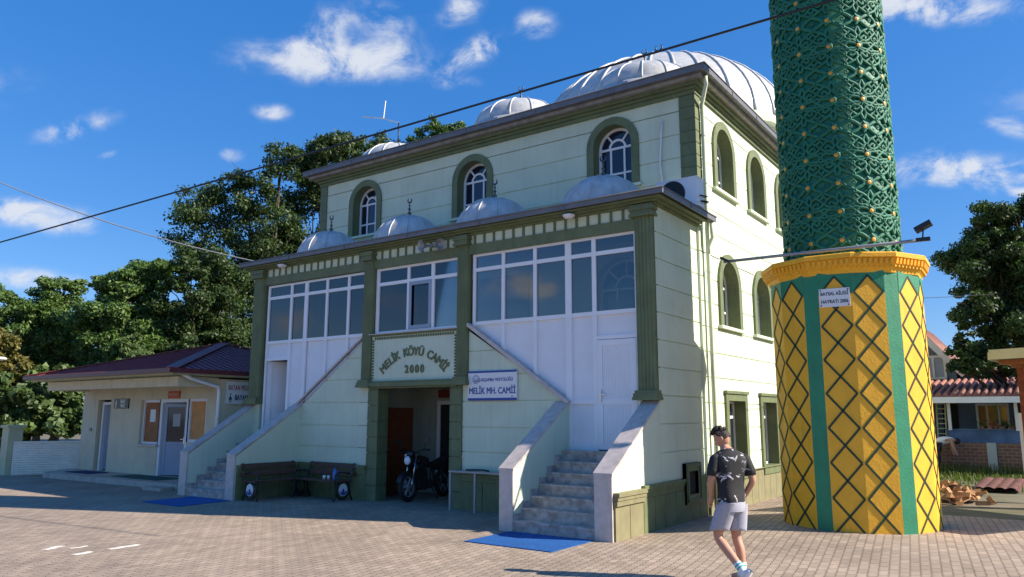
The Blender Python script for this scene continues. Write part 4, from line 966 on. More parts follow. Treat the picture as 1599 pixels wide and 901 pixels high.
for s in (-1, 1):
    mb = MB(); mb.tube([(.40, s*.27, 1.08), (.42, s*.31, 1.20), (.41, s*.36, 1.25)], .007, 5); mb.obox((.41, s*.38, 1.27), Vector((.012, 0, 0)), Vector((0, .062, .01)), Vector((0, -.006, .038))); mb.build('mirror', 'black', mc)
mb = MB(); mb.ell((.20, 0, .80), (.30, .15, .155), 18, 10); mb.ell((.40, .13, .70), (.13, .05, .10), 10, 6); mb.ell((.40, -.13, .70), (.13, .05, .10), 10, 6); mb.build('fuel_tank', 'black', mc)
mb = MB(); mb.prism([(.02, -.12, .80), (-.2, -.13, .76), (-.45, -.13, .80), (-.75, -.09, .90), (-.78, -.09, .86), (-.45, -.12, .71), (-.1, -.12, .69), (.05, -.12, .72)], (0, .24, 0)); mb.build('seat', 'rubber', mc)
mb = MB(); mb.prism([(-.35, -.1, .72), (-.85, -.07, .86), (-.88, -.07, .78), (-.45, -.1, .6)], (0, .18, 0)); mb.box(-.9, -.86, -.06, .06, .76, .84); mb.bar((-.85, 0, .78), (-.98, 0, .48), .16, .02); mb.build('tail_fairing', 'black', mc)
mb = MB(); mb.box(-.08, .26, -.13, .13, .24, .42); mb.box(.06, .30, -.09, .09, .42, .66)
for k in range(6): mb.box(.04, .32, -.11, .11, .435+k*.035, .445+k*.035)
for s in (-1, 1):
    t = MB(); t.lathe([(.1, 0), (.1, .03), (.07, .045), (0, .045)], (0, 0, 0), 16); mb.add([(.02+v[0], s*(.13+v[2]), .33+v[1]) for v in t.v], t.f)
mb.build('engine', 'iron', mc)
mb = MB(); mb.tube([(.44, 0, .94), (.36, 0, .60), (.30, 0, .24), (0, 0, .22), (-.16, 0, .36), (-.2, 0, .68), (.1, 0, .72), (.42, 0, .88)], .024, 6); mb.tube([(-.2, -.09, .66), (-.75, -.09, .80)], .016, 6); mb.tube([(-.2, .09, .66), (-.75, .09, .80)], .016, 6)
for s in (-1, 1): mb.tube([(-.16, s*.1, .34), (-.64, s*.1, .31)], .022, 6); mb.tube([(-.5, s*.12, .34), (-.42, s*.12, .66)], .028, 8)
mb.build('frame', 'iron', mc)
mb = MB(); mb.tube([(.28, -.10, .45), (.34, -.12, .30), (.2, -.15, .2), (-.2, -.16, .24), (-.4, -.17, .30), (-.85, -.18, .40)], [.02, .02, .02, .025, .045, .05], 8); mb.build('exhaust', 'chrome', mc)
mb = MB(); mb.tube([(-.02, .14, .24), (.02, .30, .01)], .012, 6); mb.build('side_stand', 'iron', mc)
mc.location = (-6.06, .98, 0.006); mc.rotation_euler = (R(4), 0, R(-84))

# ------------------------------------------------------------------ person
def skin_mesh(verts, edges, radii, sub=2, root=0):
    me = bpy.data.meshes.new('tmp'); me.from_pydata(verts, edges, []); o = bpy.data.objects.new('tmp', me); col.objects.link(o)
    o.modifiers.new('s', 'SKIN'); o.modifiers['s'].use_smooth_shade = True; sm = o.modifiers.new('d', 'SUBSURF'); sm.levels = sub; sm.render_levels = sub
    for i, r in enumerate(radii):
        r2 = r if isinstance(r, tuple) else (r, r); me.skin_vertices[0].data[i].radius = r2; me.skin_vertices[0].data[i].use_root = (i == root)
    dg = bpy.context.evaluated_depsgraph_get(); dg.update(); m2 = bpy.data.meshes.new_from_object(o.evaluated_get(dg)); vs = [v.co.copy() for v in m2.vertices]; fs = [tuple(p.vertices) for p in m2.polygons]
    bpy.data.objects.remove(o); bpy.data.meshes.remove(me); bpy.data.meshes.remove(m2); return vs, fs
person = thing('person', 'person in black splashed t-shirt and grey shorts walking, head bowed', 'person', (0, 0, 0))
TW_ = R(28)      # shoulders turned away from the camera
def tws(x, y): return (x*math.cos(-TW_)-y*math.sin(-TW_), x*math.sin(-TW_)+y*math.cos(-TW_))
sl, sr = tws(-.175, -.005), tws(.175, -.005); el, er = tws(-.245, -.02), tws(.25, -.05); hl, hr_ = tws(-.185, .12), tws(.19, .10)
J = dict(pel=(0, 0, .93), wst=(0, .01, 1.06), che=(0, .0, 1.24), nkb=(0, .015, 1.395), nk=(.0, .055, 1.465), hd0=(-.005, .085, 1.53), hd1=(-.01, .09, 1.60),
         sl=(*sl, 1.35), el=(*el, 1.11), wl=(hl[0], hl[1], .905), sr=(*sr, 1.35), er=(*er, 1.11), wr=(hr_[0], hr_[1], .905),
         hl=(-.09, .0, .86), kl=(-.095, .15, .49), cl=(-.095, .02, .36), al=(-.095, -.20, .15), tl=(-.095, -.13, .045),
         hr=(.09, 0, .86), kr=(.095, .035, .48), cr=(.095, -.02, .34), ar=(.095, -.04, .09), tr=(.10, .12, .035), hpl=(hl[0]+.03, hl[1]+.05, .84), hpr=(hr_[0]-.02, hr_[1]+.05, .84))
ks = list(J); ix = {k: i for i, k in enumerate(ks)}
E_ = [('pel', 'wst'), ('wst', 'che'), ('che', 'nkb'), ('nkb', 'nk'), ('nk', 'hd0'), ('hd0', 'hd1'), ('nkb', 'sl'), ('sl', 'el'), ('el', 'wl'), ('nkb', 'sr'), ('sr', 'er'), ('er', 'wr'), ('wl', 'hpl'), ('wr', 'hpr'),
      ('pel', 'hl'), ('hl', 'kl'), ('kl', 'cl'), ('cl', 'al'), ('al', 'tl'), ('pel', 'hr'), ('hr', 'kr'), ('kr', 'cr'), ('cr', 'ar'), ('ar', 'tr')]
rad = dict(pel=.12, wst=.105, che=.12, nkb=.06, nk=.05, hd0=.052, hd1=.05, sl=.055, el=.042, wl=.031, sr=.055, er=.042, wr=.031, hl=.085, kl=.056, cl=.056, al=.036, tl=.038, hr=.085, kr=.056, cr=.056, ar=.036, tr=.036, hpl=.036, hpr=.036)
vs, fs = skin_mesh([J[k] for k in ks], [(ix[a], ix[b]) for a, b in E_], [rad[k] for k in ks])
mb = MB(); mb.add(vs, fs, 0, True)
# head: skull, jaw, nose, lips, ears, turned left and bowed
hq = (Matrix.Rotation(R(22), 3, 'Z') @ Matrix.Rotation(R(-36), 3, 'X')); hc = Vector((-.012, .088, 1.585))
def hp(x, y, z): return hc+hq @ Vector((x, y, z))
hv = []; n, k = 24, 18
for i in range(k+1):
    p = -math.pi/2+math.pi*i/k
    for j in range(n):
        a = 2*math.pi*j/n; x, y, z = .074*math.cos(p)*math.cos(a), .092*math.cos(p)*math.sin(a), .112*math.sin(p)
        if z < 0: x *= 1-.30*(-z/.112)**1.5; y = y*(1-.12*(-z/.112))+.018*(-z/.112)
        if y > 0: y -= .010*math.exp(-((z-.012)/.018)**2)*(1 if abs(x) < .06 else 0)
        fx_ = math.exp(-(x/.014)**2)
        if y > .05: y += fx_*(.024*math.exp(-((z+.022)/.014)**2)+.012*math.exp(-((z+.002)/.02)**2)+.008*math.exp(-((z+.058)/.008)**2)*1.2+.008*math.exp(-((z+.092)/.014)**2))
        hv.append(hp(x, y, z))
mb.add(hv, [(i*n+j, i*n+(j+1) % n, (i+1)*n+(j+1) % n, (i+1)*n+j) for i in range(k) for j in range(n)], 0, True)
for s in (-1, 1): mb.ell(hp(s*.074, -.005, -.012), (.012, .022, .032), 10, 8, 0, hq)
# left hand: palm tucked at the pocket with thumb outside, four fingers going into it
for (w_, s) in ((Vector(J['wl']), -1), (Vector(J['wr']), 1)):
    d = (Vector(J['hpl'] if s < 0 else J['hpr'])-w_).normalized(); side = Vector((s, 0, 0)); side = (side-d*side.dot(d)).normalized(); fw_ = d.cross(side)*s
    for q, (o_, L_) in enumerate(((-.03, .065), (-.01, .078), (.01, .074), (.03, .058))):
        b_ = w_+d*.075+fw_*o_; mb.tube([b_, b_+d*L_*.5+side*.004, b_+d*L_-side*.01], [.0105, .0095, .008], 7)
    b_ = w_+d*.03-fw_*-.035*(-1); mb.tube([b_, b_+d*.03+fw_*.03+side*.02, b_+d*.06+fw_*.04+side*.02], [.013, .011, .009], 7)
body = mb.build('body', 'skin', person)
mb = MB()
for s in (-1, 1): mb.ell(hp(s*.030, .078, .012), (.011, .007, .006), 8, 6, 0, hq)
mb.build('eyes', 'dark', person)
mb = MB(); mb.ell(hp(0, .078, -.062), (.020, .008, .005), 8, 5, 0, hq); mb.build('mouth', mat('lips', (.33, .11, .09), .5), person)
# hair: cap with tufts
mb = MB(); hv = []; n, k = 40, 22
for i in range(k+1):
    p = R(-34)+R(124)*i/k
    for j in range(n):
        a = 2*math.pi*j/n; ca, sa = math.cos(p), math.sin(p)
        fr_ = math.sin(a)      # front of the head: hairline higher
        pp = max(p, R(22)+.42*max(0, fr_)) if fr_ > .05 else max(p, R(-22))
        ca, sa = math.cos(pp), math.sin(pp); rr = .97+.05*abs(math.sin(j*2.3+i*1.7))+.03*math.sin(j*5.1)
        hv.append(hp(.079*ca*math.cos(a)*rr, .098*ca*math.sin(a)*rr-.004, .120*sa*rr+.004))
mb.add(hv, [(i*n+j, i*n+(j+1) % n, (i+1)*n+(j+1) % n, (i+1)*n+j) for i in range(k) for j in range(n)], 0, True)
for _ in range(260):
    a = random.uniform(0, 2*math.pi); p = random.uniform(R(15), R(88)); p = max(p, R(46)) if math.sin(a) > .1 else p; c = hp(.084*math.cos(p)*math.cos(a), .104*math.cos(p)*math.sin(a), .127*math.sin(p)); d = (c-hc).normalized()+Vector((random.uniform(-.7, .7), random.uniform(-.2, .9), random.uniform(-.3, .4))); d.normalize()
    mb.tube([c-d*.012, c+d*.010, c+d*.026], [.009, .007, .001], 4)
mb.build('hair', 'hair', person)
# t-shirt
sv = dict(hem=(0, .0, .90), a=(0, .005, 1.0), b=(0, .01, 1.12), c=(0, .0, 1.26), d=(0, .01, 1.38), n=(0, .03, 1.425), sl=(sl[0]*.9, sl[1]*.9, 1.365), ml=((sl[0]+el[0])/2*1.02, (sl[1]+el[1])/2, 1.215), sr=(sr[0]*.9, sr[1]*.9, 1.365), mr=((sr[0]+er[0])/2*1.02, (sr[1]+er[1])/2, 1.215))
def tshirt():
    mb = MB(); n = 28
    secs = [(.868, .172, .118, 0, .0), (.885, .176, .122, 0, .0), (.95, .170, .118, .0, .15), (1.05, .160, .112, .005, .35), (1.15, .166, .116, .005, .6), (1.25, .180, .122, .0, .85), (1.32, .192, .120, -.002, 1), (1.37, .192, .112, 0, 1), (1.405, .168, .098, .006, 1), (1.43, .125, .086, .014, 1), (1.452, .085, .076, .024, 1), (1.468, .066, .066, .034, 1), (1.46, .058, .058, .036, 1)]
    vs = []
    for (z, a, b, yo, tw) in secs:
        for j in range(n):
            t = 2*math.pi*j/n; cx_, cy_ = math.cos(t), math.sin(t); e = .82; x = a*math.copysign(abs(cx_)**e, cx_); y = b*math.copysign(abs(cy_)**e, cy_)+yo
            w_ = .006*math.sin(3*t+z*22)+.004*math.sin(5*t-z*40); x *= 1+w_*4; y *= 1+w_*6
            ang = -TW_*tw; vs.append((x*math.cos(ang)-y*math.sin(ang), x*math.sin(ang)+y*math.cos(ang), z+.006*math.sin(2*t+1)*(z < .9)))
    mb.add(vs, [(i*n+j, i*n+(j+1) % n, (i+1)*n+(j+1) % n, (i+1)*n+j) for i in range(len(secs)-1) for j in range(n)], 0, True)
    for (s_, e_) in ((sl, el), (sr, er)):
        S_ = Vector((s_[0]*.80, s_[1]*.8, 1.372)); S2 = Vector((s_[0]*1.02, s_[1]*1.02, 1.345)); Mi = Vector(((s_[0]*.5+e_[0]*.5)*1.04, (s_[1]*.5+e_[1]*.5), 1.235)); En = Vector((s_[0]*.3+e_[0]*.7, s_[1]*.3+e_[1]*.7, 1.165))*1.0
        mb.tube([S_, S2, Mi, En], [.056, .064, .064, .063], 16)
    return mb.build('t_shirt', 'shirt', person)
tshirt()
def shorts():
    mb = MB(); n = 24
    def ringp(c, a, b, d=None): return [Vector(c)+Vector((a*math.cos(2*math.pi*j/n), b*math.sin(2*math.pi*j/n), 0)) for j in range(n)]
    vs = []
    secs = [((0, 0, .955), .158, .105), ((0, 0, .90), .172, .122), ((0, -.005, .84), .180, .134), ((0, 0, .775), .176, .125)]
    for c, a, b in secs: vs += ringp(c, a, b)
    mb.add(vs, [(i*n+j, i*n+(j+1) % n, (i+1)*n+(j+1) % n, (i+1)*n+j) for i in range(len(secs)-1) for j in range(n)], 0, True)
    for (h, k_, s) in (('hl', 'kl', -1), ('hr', 'kr', 1)):
        H_, K_ = Vector(J[h]), Vector(J[k_]); vs = []; q = [(0.0, .098, .118), (.25, .105, .120), (.5, .105, .115), (.72, .104, .112), (.80, .104, .112), (.81, .095, .10), (.7, .085, .09)]
        for (t, a, b) in q: vs += [v+Vector((s*.004, 0, .012*math.sin(4*i_/n*math.pi))) for i_, v in enumerate(ringp(H_.lerp(K_, t)+Vector((0, -.006, 0)), a, b))]
        mb.add(vs, [(i*n+j, i*n+(j+1) % n, (i+1)*n+(j+1) % n, (i+1)*n+j) for i in range(len(q)-1) for j in range(n)], 0, True)
    return mb.build('shorts', 'shorts', person)
shorts()
for (a_, c_, t_, s) in (('al', 'cl', 'tl', -1), ('ar', 'cr', 'tr', 1)):
    A_, C_, T_ = Vector(J[a_]), Vector(J[c_]), Vector(J[t_]); d = (C_-A_).normalized(); f = (T_-A_).normalized(); heel = A_-f*.045-d*.055
    mb = MB(); mb.tube([A_+d*.125, A_+d*.12, A_+d*.05, A_, A_+f*.05-d*.012], [.043, .047, .046, .046, .044], 14); mb.ell(A_-d*.03-f*.02, (.042, .045, .04), 12, 8); sk = mb.build('sock', 'sock', person)
    mb = MB()
    for q in (.058, .092): mb.tube([A_+d*(q-.008), A_+d*(q+.008)], .0475, 14)
    mb.build('sock_stripe', 'turq', sk)
    mb = MB(); up_ = d-f*d.dot(f); up_.normalize(); sd_ = f.cross(up_)
    q = [(-.075, .03, .035), (-.05, .042, .05), (0, .046, .05), (.07, .048, .04), (.13, .05, .032), (.175, .038, .022), (.19, .01, .01)]; vs = []; n = 14
    base_ = A_-up_*.05
    for (x, w_, h) in q:
        for j in range(n):
            t = 2*math.pi*j/n; vs.append(base_+f*x+sd_*w_*math.cos(t)+up_*(h*math.sin(t) if math.sin(t) > 0 else .028*math.sin(t)))
    mb.add(vs, [(i*n+j, i*n+(j+1) % n, (i+1)*n+(j+1) % n, (i+1)*n+j) for i in range(len(q)-1) for j in range(n)], 0, True); mb.build('shoe', 'shoe', person)
person.location = (2.36, -3.30, .0); person.rotation_euler = (0, 0, R(72))

# ------------------------------------------------------------------ toilet building
wc = thing('toilet_building', 'low pale building with red metal hip roof left of the mosque', 'building', (-15.9, 2, 0))
XL, XR = -19.6, -12.35
PWc = Pl((XL, -.1, 0), (1, 0, 0), (0, -1, 0)); U = lambda x: x-XL
mb = MB(); wall(mb, PWc, XR-XL, .1, 2.75, [(U(-18.67), U(-17.9), .15, 2.27), (U(-16.18), U(-15.2), .99, 2.24), (U(-15.2), U(-13.78), .15, 2.25), (U(-13.78), U(-12.93), 1.1, 2.25)], [])
wall(mb, Pl((XR, -.1, 0), (0, 1, 0), (1, 0, 0)), 5.0, 0, 2.75, [(.6, 1.5, .15, 1.95)], []); mb.poly([(XL, -.1, 0), (XL, 4.9, 0), (XL, 4.9, 2.75), (XL, -.1, 2.75)]); mb.poly([(XL, 4.9, 0), (XR, 4.9, 0), (XR, 4.9, 2.75), (XL, 4.9, 2.75)])
for (a, b, c, d) in ((-18.67, -17.9, .15, 2.27), (-16.18, -15.2, .99, 2.24), (-13.78, -12.93, 1.1, 2.25), (-15.2, -13.78, .15, 2.25)):
    for (p, q) in (((a, c), (a, d)), ((b, c), (b, d)), ((a, d), (b, d)), ((a, c), (b, c))): mb.poly([(p[0], -.1, p[1]), (q[0], -.1, q[1]), (q[0], .1, q[1]), (p[0], .1, p[1])])
mb.build('wall', 'wcwall', wc)
mb = MB(); mb.box(XL+.05, XR-.05, .35, 4.8, .0, .14); mb.poly([(XL+.03, .7, .1), (XR-.03, .7, .1), (XR-.03, .7, 2.7), (XL+.03, .7, 2.7)]); mb.poly([(XR-.5, .4, .1), (XR-.5, 1.5, .1), (XR-.5, 1.5, 2.2), (XR-.5, .4, 2.2)]); mb.build('interior', 'dark', wc)
mb = MB(); mb.box(-19.5, -12.45, -1.25, -1.05, 2.53, 2.78); mb.box(-12.65, -12.451, -1.05, -.1, 2.53, 2.779); mb.box(-19.5, -19.3, -1.05, -.1, 2.53, 2.779); mb.build('canopy_beam', 'wcwall', wc)
mb = MB(); mb.box(-19.75, -12.1, -1.6, 5.6, 2.80, 2.86); mb.build('soffit', 'cream', wc)
mb = MB(); x0, x1, y0, y1 = -19.85, -11.98, -1.72, 6.0; ap = (-15.75, 2.2, 4.02); ze = 2.93
cs_ = [(x0, y0, ze), (x1, y0, ze), (x1, y1, ze), (x0, y1, ze)]
for i in range(4): mb.poly([cs_[i], cs_[(i+1) % 4], ap])
mb.box(x0, x1, y0, y1, 2.87, 2.925)
def ribs(a, b, n_, apx):
    a, b, apx = Vector(a), Vector(b), Vector(apx); mid = (a+b)/2; up_ = (apx-mid)
    for i in range(1, n_):
        t = i/n_; p = a.lerp(b, t); h = 1-abs(2*t-1); q = p+up_*h
        if h > .03: mb.bar(p+Vector((0, 0, .012)), q+Vector((0, 0, .012)), .045, .022)
ribs(cs_[0], cs_[1], 34, ap); ribs(cs_[1], cs_[2], 34, ap)
rf = mb.build('roof', 'redroof', wc)
mb = MB()
for i in (0, 1, 2): 
    a, b = Vector(cs_[i]), Vector(ap); mb.bar(a+Vector((0, 0, .035)), b+Vector((0, 0, .035)), .30, .02)
mb.build('hip_cap', 'redroof', rf)
mb = MB(); mb.box(x0-.06, x1+.06, y0-.08, y0-.002, 2.84, 2.95); mb.box(x1+.002, x1+.08, y0, y1, 2.84, 2.95); mb.build('gutter', mat('dark_red_gutter', (.12, .02, .025), .4), wc)
def frame_rect(pl, u0, u1, z0, z1, w, d0, d1, mb): 
    ring(mb, pl, rect_pts(u0+w, u1-w, z0+w, z1-w), rect_pts(u0, u1, z0, z1), d0, d1, d0); pl.box(mb, u0, u1, z0, z0+w, d0, d1-.0005)
mb = MB(); frame_rect(PWc, U(-16.18), U(-15.2), .99, 2.24, .07, -.15, -.08, mb); w1 = mb.build('window', 'white', wc)
g = MB(); PWc.box(g, U(-16.12), U(-15.26), 1.05, 2.18, -.14, -.12); g.build('pane', 'curtain', w1)
g = MB(); PWc.box(g, U(-15.86), U(-15.58), 1.62, 1.97, -.118, -.114); g.build('notice', 'white', w1)
g = MB(); PWc.box(g, U(-16.22), U(-15.16), .94, .99, -.15, .06); g.build('sill', 'coping', w1)
mb = MB(); frame_rect(PWc, U(-13.78), U(-12.93), 1.1, 2.25, .07, -.1, -.03, mb); w2 = mb.build('window', 'white', wc)
g = MB(); PWc.box(g, U(-13.72), U(-12.99), 1.16, 2.19, -.09, -.07); g.build('pane', 'curtain2', w2)
mb = MB(); PWc.box(mb, U(-15.2), U(-15.08), .15, 2.25, -.12, -.02); PWc.box(mb, U(-13.90), U(-13.78), .15, 2.25, -.12, -.02); PWc.box(mb, U(-15.08), U(-13.90), 2.16, 2.25, -.12, -.021); mb.build('door_frame', 'white', wc)
PDo = Pl((-15.05, -.02, 0), (math.cos(R(20)), math.sin(R(20)), 0), (math.sin(R(20)), -math.cos(R(20)), 0)); mb = MB(); frame_rect(PDo, 0, .78, .17, 2.14, .10, -.04, .0, mb); PDo.box(mb, .1, .68, .27, 1.0, -.03, -.01); PDo.box(mb, .1, .68, 1.0, 1.08, -.035, -.004); dd_ = mb.build('door', 'greypvc', wc)
g = MB(); PDo.box(g, .1, .68, 1.08, 2.04, -.025, -.015); g.build('pane', 'pane', dd_); g = MB(); PDo.box(g, .68, .74, 1.02, 1.2, 0, .012); g.bar(PDo.p(.71, 1.15, .03), PDo.p(.6, 1.15, .03), .02, .02); g.build('handle', 'chrome', dd_); g = MB(); PDo.box(g, .28, .52, 1.5, 1.85, -.0145, -.011); g.build('notice', 'grey', dd_)
mb = MB(); PWc.box(mb, U(-18.60), U(-18.50), .15, 2.2, -.2, -.1); PWc.box(mb, U(-18.0), U(-17.92), .15, 2.2, -.2, -.1); PWc.box(mb, U(-18.5), U(-18.0), 2.12, 2.2, -.2, -.101); mb.build('door_frame', 'white', wc)
PDt = Pl((-18.48, .08, 0), (math.cos(R(55)), math.sin(R(55)), 0), (math.sin(R(55)), -math.cos(R(55)), 0)); mb = MB(); PDt.box(mb, 0, .55, .17, 2.1, -.04, 0); mb.build('door', 'greypvc', wc)
mb = MB(); mb.tube([(-12.28, -1.3, 2.86), (-12.26, -1.0, 2.72), (-12.3, -.22, 2.55), (-12.3, -.18, 2.4), (-12.3, -.18, .1)], .045, 10); mb.build('drain_pipe', 'pvc', wc)
mb = MB(); PWc.box(mb, U(-19.02), U(-18.92), 1.32, 1.42, 0, .05); mb.build('light_switch', 'grey', wc)
# platform
tag((lambda b: (b.prism([(-18.9, -1.4, 0), (-12.2, -1.22, 0), (-12.2, -.09, 0), (-19.7, -.09, 0), (-19.7, -.6, 0)], (0, 0, .15)), b.box(-13.1, -12.3, -1.6, -1.24, 0, .08), b)[-1])(MB()).build('platform', 'concrete'), kind='structure')
# signs on it
mb = MB(); mb.box(-17.66, -16.84, -.135, -.105, 2.0, 2.29); s1 = mb.build('wall_sign', 'black'); tag(s1, 'small black sign with white letters and a man figure over the toilet door', 'sign')
mb = MB(); add_text(mb, 'BAY', (-17.14, -.136, 2.205), (1, 0, 0), (0, 0, 1), .16, bold=.006); add_text(mb, 'WC', (-17.14, -.136, 2.075), (1, 0, 0), (0, 0, 1), .15, bold=.006)
mb.ell((-17.54, -.138, 2.245), (.022, .004, .022), 8, 5); mb.box(-17.575, -17.505, -.139, -.136, 2.12, 2.215); mb.box(-17.57, -17.545, -.139, -.136, 2.02, 2.12); mb.box(-17.535, -17.51, -.139, -.136, 2.02, 2.12); mb.build('lettering', 'white', s1)
mb = MB(); mb.box(-14.76, -14.20, -.135, -.105, 2.27, 2.47); s2 = mb.build('wall_sign', 'orange'); tag(s2, 'small orange plate above the glazed door of the low building', 'sign')
mb = MB(); add_text(mb, 'GASİLHANE', (-14.48, -.136, 2.38), (1, 0, 0), (0, 0, 1), .085, bold=.002, sx=.9); mb.build('lettering', 'cream', s2)
XS = XR+.03; mb = MB(); mb.box(XS-.02, XS+.02, .05, 1.28, 2.11, 2.70); s3 = mb.build('wall_sign', 'white'); tag(s3, 'white sign with red and dark letters, partly hidden by the porch column', 'sign')
mb = MB(); add_text(mb, 'BAYAN MESCİDİ', (XS+.0205, .10, 2.53), (0, 1, 0), (0, 0, 1), .19, bold=.003, sx=.52, align='LEFT', space=1.12); mb.build('lettering', mat('red_letters', (.36, .05, .07), .5), s3)
mb = MB(); add_text(mb, 'BAYAN WC', (XS+.0205, .30, 2.27), (0, 1, 0), (0, 0, 1), .20, bold=.005, sx=.62, align='LEFT'); mb.ell((XS+.021, .17, 2.36), (.004, .022, .025), 8, 5); mb.prism([(XS+.0205, .17, 2.335), (XS+.0205, .115, 2.22), (XS+.0205, .225, 2.22)], (.003, 0, 0)); mb.box(XS+.0205, XS+.023, .14, .16, 2.15, 2.22); mb.box(XS+.0205, XS+.023, .18, .20, 2.15, 2.22); mb.build('lettering', mat('navy_letters', (.03, .03, .10), .5), s3)

# ------------------------------------------------------------------ white precast wall, gate
pw = thing('boundary_wall', 'low white horizontally ribbed boundary wall beside the low building', 'wall', (-20.1, -.7, 0))
wa, wb = Vector((-20.5, -1.62, 0)), Vector((-19.72, .06, 0)); wu = (wb-wa).normalized(); wn = Vector((wu.y, -wu.x, 0)); PWw = Pl(wa, wu, wn); wl_ = (wb-wa).length
mb = MB(); PWw.box(mb, 0, wl_, 0, .97, -.05, 0)
for k in range(14): mb.prism([PWw.p(0, .015+k*.068, 0), PWw.p(0, .05+k*.068, .018), PWw.p(0, .075+k*.068, 0)], wu*wl_)
mb.build('panel', 'fencewhite', pw); mb = MB(); PWw.box(mb, 0, wl_, .97, 1.01, -.07, .03); mb.build('coping', 'fencewhite', pw)
gp = MB(); gp.box(-21.05, -20.60, -1.75, -1.35, 0, 1.42); gp.box(-21.10, -20.55, -1.80, -1.30, 1.42, 1.50); tag(gp.build('gate_post', 'cream'), 'square pale yellow gate post at the end of the white wall', 'post')
gt = thing('gate', 'dark barred metal gate at the far left edge', 'gate', (-22.2, -1.55, 0))
mb = MB(); mb.box(-23.6, -21.1, -1.58, -1.54, .1, .15); mb.box(-23.6, -21.1, -1.58, -1.54, 1.05, 1.1); mb.build('rail', 'iron', gt)
mb = MB(); [mb.box(-23.55+i*.13, -23.53+i*.13, -1.57, -1.55, .15, 1.05) for i in range(19)]; mb.build('bars', 'iron', gt)
def at(px, py, t): return CAMLOC+view_dir(px, py)*t
lp = thing('street_lamp', 'grey street lamp at the left edge beyond the yard', 'street lamp', (at(-22, 640, 27).x, at(-22, 640, 27).y, 0))
b0 = WL[lp]; e0 = at(0, 560, 27)
mb = MB(); mb.tube([b0, b0+Vector((0, 0, e0.z-.1)), b0.lerp(Vector((e0.x, e0.y, 0)), .4)+Vector((0, 0, e0.z+.1)), e0], .045, 8); mb.build('pole', 'grey', lp); mb = MB(); mb.ell(e0, (.22, .22, .07), 12, 6); mb.build('lamp_head', 'white', lp)

# ------------------------------------------------------------------ cables
def cable(name, a, b, sag, r, m, label):
    a, b = Vector(a), Vector(b); pts = [a.lerp(b, i/40)-Vector((0, 0, sag*4*(i/40)*(1-i/40))) for i in range(41)]
    mb = MB(); mb.tube(pts, r, 6); return tag(mb.build(name, m), label, 'cable')
cable('power_cable', at(-250, 448, 24), at(1480, -53, 10.2), .06, .019, 'black', 'thick black overhead cable crossing in front of the minaret and roofs')
cable('phone_cable', at(-110, 236, 20), Vector((-11.1, .1, 5.74)), .30, .016, 'grey', 'thin sagging grey cable running to the left porch eave')
cable('thin_wire', at(1420, 466, 15.5), at(1560, 458, 24), .02, .007, 'iron', 'thin wire between the minaret and the right tree')

# ------------------------------------------------------------------ white blocks in the paving
wm = mat('white_block', (.72, .69, .63), .85, .15, 6, .3, 60, blotch=.35)
for (pa_, pb_, lab) in (((70, 859), (95, 853), 'white paving block leftmost of the four in the sunny yard'), ((110, 857), (137, 853), 'thin white paving block behind the other three'), ((170, 858), (217, 851), 'longest white paving block, right of the other three'), ((115, 867), (143, 862), 'white paving block nearest to the camera of the four')):
    p, q_ = [at(a_, b_, CAMLOC.z/-view_dir(a_, b_).z) for a_, b_ in (pa_, pb_)]; d = (q_-p); L_ = d.length; d.normalize(); n_ = Vector((-d.y, d.x, 0)); mb = MB(); c = (p+q_)/2
    q = []; k = max(2, round(L_/.11)); hw_ = .05 if 'thin' not in lab else .025
    for j in range(k+1): q.append(c+d*(-L_/2+L_*j/k)+n_*(hw_+.016*(-1)**j))
    for j in range(k, -1, -1): q.append(c+d*(-L_/2+L_*j/k)+n_*(-hw_+.016*(-1)**j))
    mb.prism([Vector((v.x, v.y, .001)) for v in q], (0, 0, .0065)); tag(mb.build('paving_block', wm), lab, 'paving block', 'white blocks in the paving')

# ------------------------------------------------------------------ right side: house, brick wall, wood pile, sheets, shed
GR = .11
hs = thing('house', 'blue two storey house with red tiled porch roof behind the tree', 'house', (5, 20, 0))
mb = MB(); mb.box(1.0, 9.5, 18.5, 26, .1, 2.75); mb.build('ground_floor_wall', 'bluewall', hs)
mb = MB(); mb.prism([(.35, 19.2, 2.75), (2.62, 19.2, 2.75), (2.62, 19.2, 3.45), (1.2, 19.2, 5.15), (.35, 19.2, 4.2)], (0, 6.8, 0)); mb.build('upper_wall', 'bluewall', hs)
mb = MB(); mb.prism([(.2, 18.9, 4.05), (1.2, 18.9, 5.2), (2.85, 18.9, 3.22), (2.85, 18.9, 3.36), (1.2, 18.9, 5.36), (.2, 18.9, 4.2)], (0, 7.4, 0))
for q in range(18): mb.tube([(1.24, 19.0+q*.4, 5.34), (2.86, 19.0+q*.4, 3.36)], .06, 6)
hr2 = mb.build('roof', 'tile', hs)
mb = MB(); mb.bar((1.2, 18.88, 5.24), (2.87, 18.88, 3.24), .03, .2); mb.bar((1.2, 18.885, 5.24), (.2, 18.885, 4.08), .03, .2); mb.build('fascia', 'white', hr2)
mb = MB(); mb.box(2.7, 8.8, 19.6, 26, 2.75, 3.4); mb.build('upper_wall', 'bluewall', hs)
mb = MB(); mb.prism([(2.75, 19.2, 3.3), (2.75, 19.2, 3.42), (2.75, 23, 4.05), (2.75, 26.5, 3.4)], (6.4, 0, 0)); mb.build('roof', 'tile', hs)
mb = MB(); mb.add([(.8, 14.7, 2.40), (9.0, 14.7, 2.40), (9.0, 18.9, 3.0), (.8, 18.9, 3.0), (.8, 14.7, 2.46), (9.0, 14.7, 2.46), (9.0, 18.9, 3.06), (.8, 18.9, 3.06)], [(3, 2, 1, 0), (4, 5, 6, 7), (0, 1, 5, 4), (1, 2, 6, 5), (2, 3, 7, 6), (3, 0, 4, 7)])
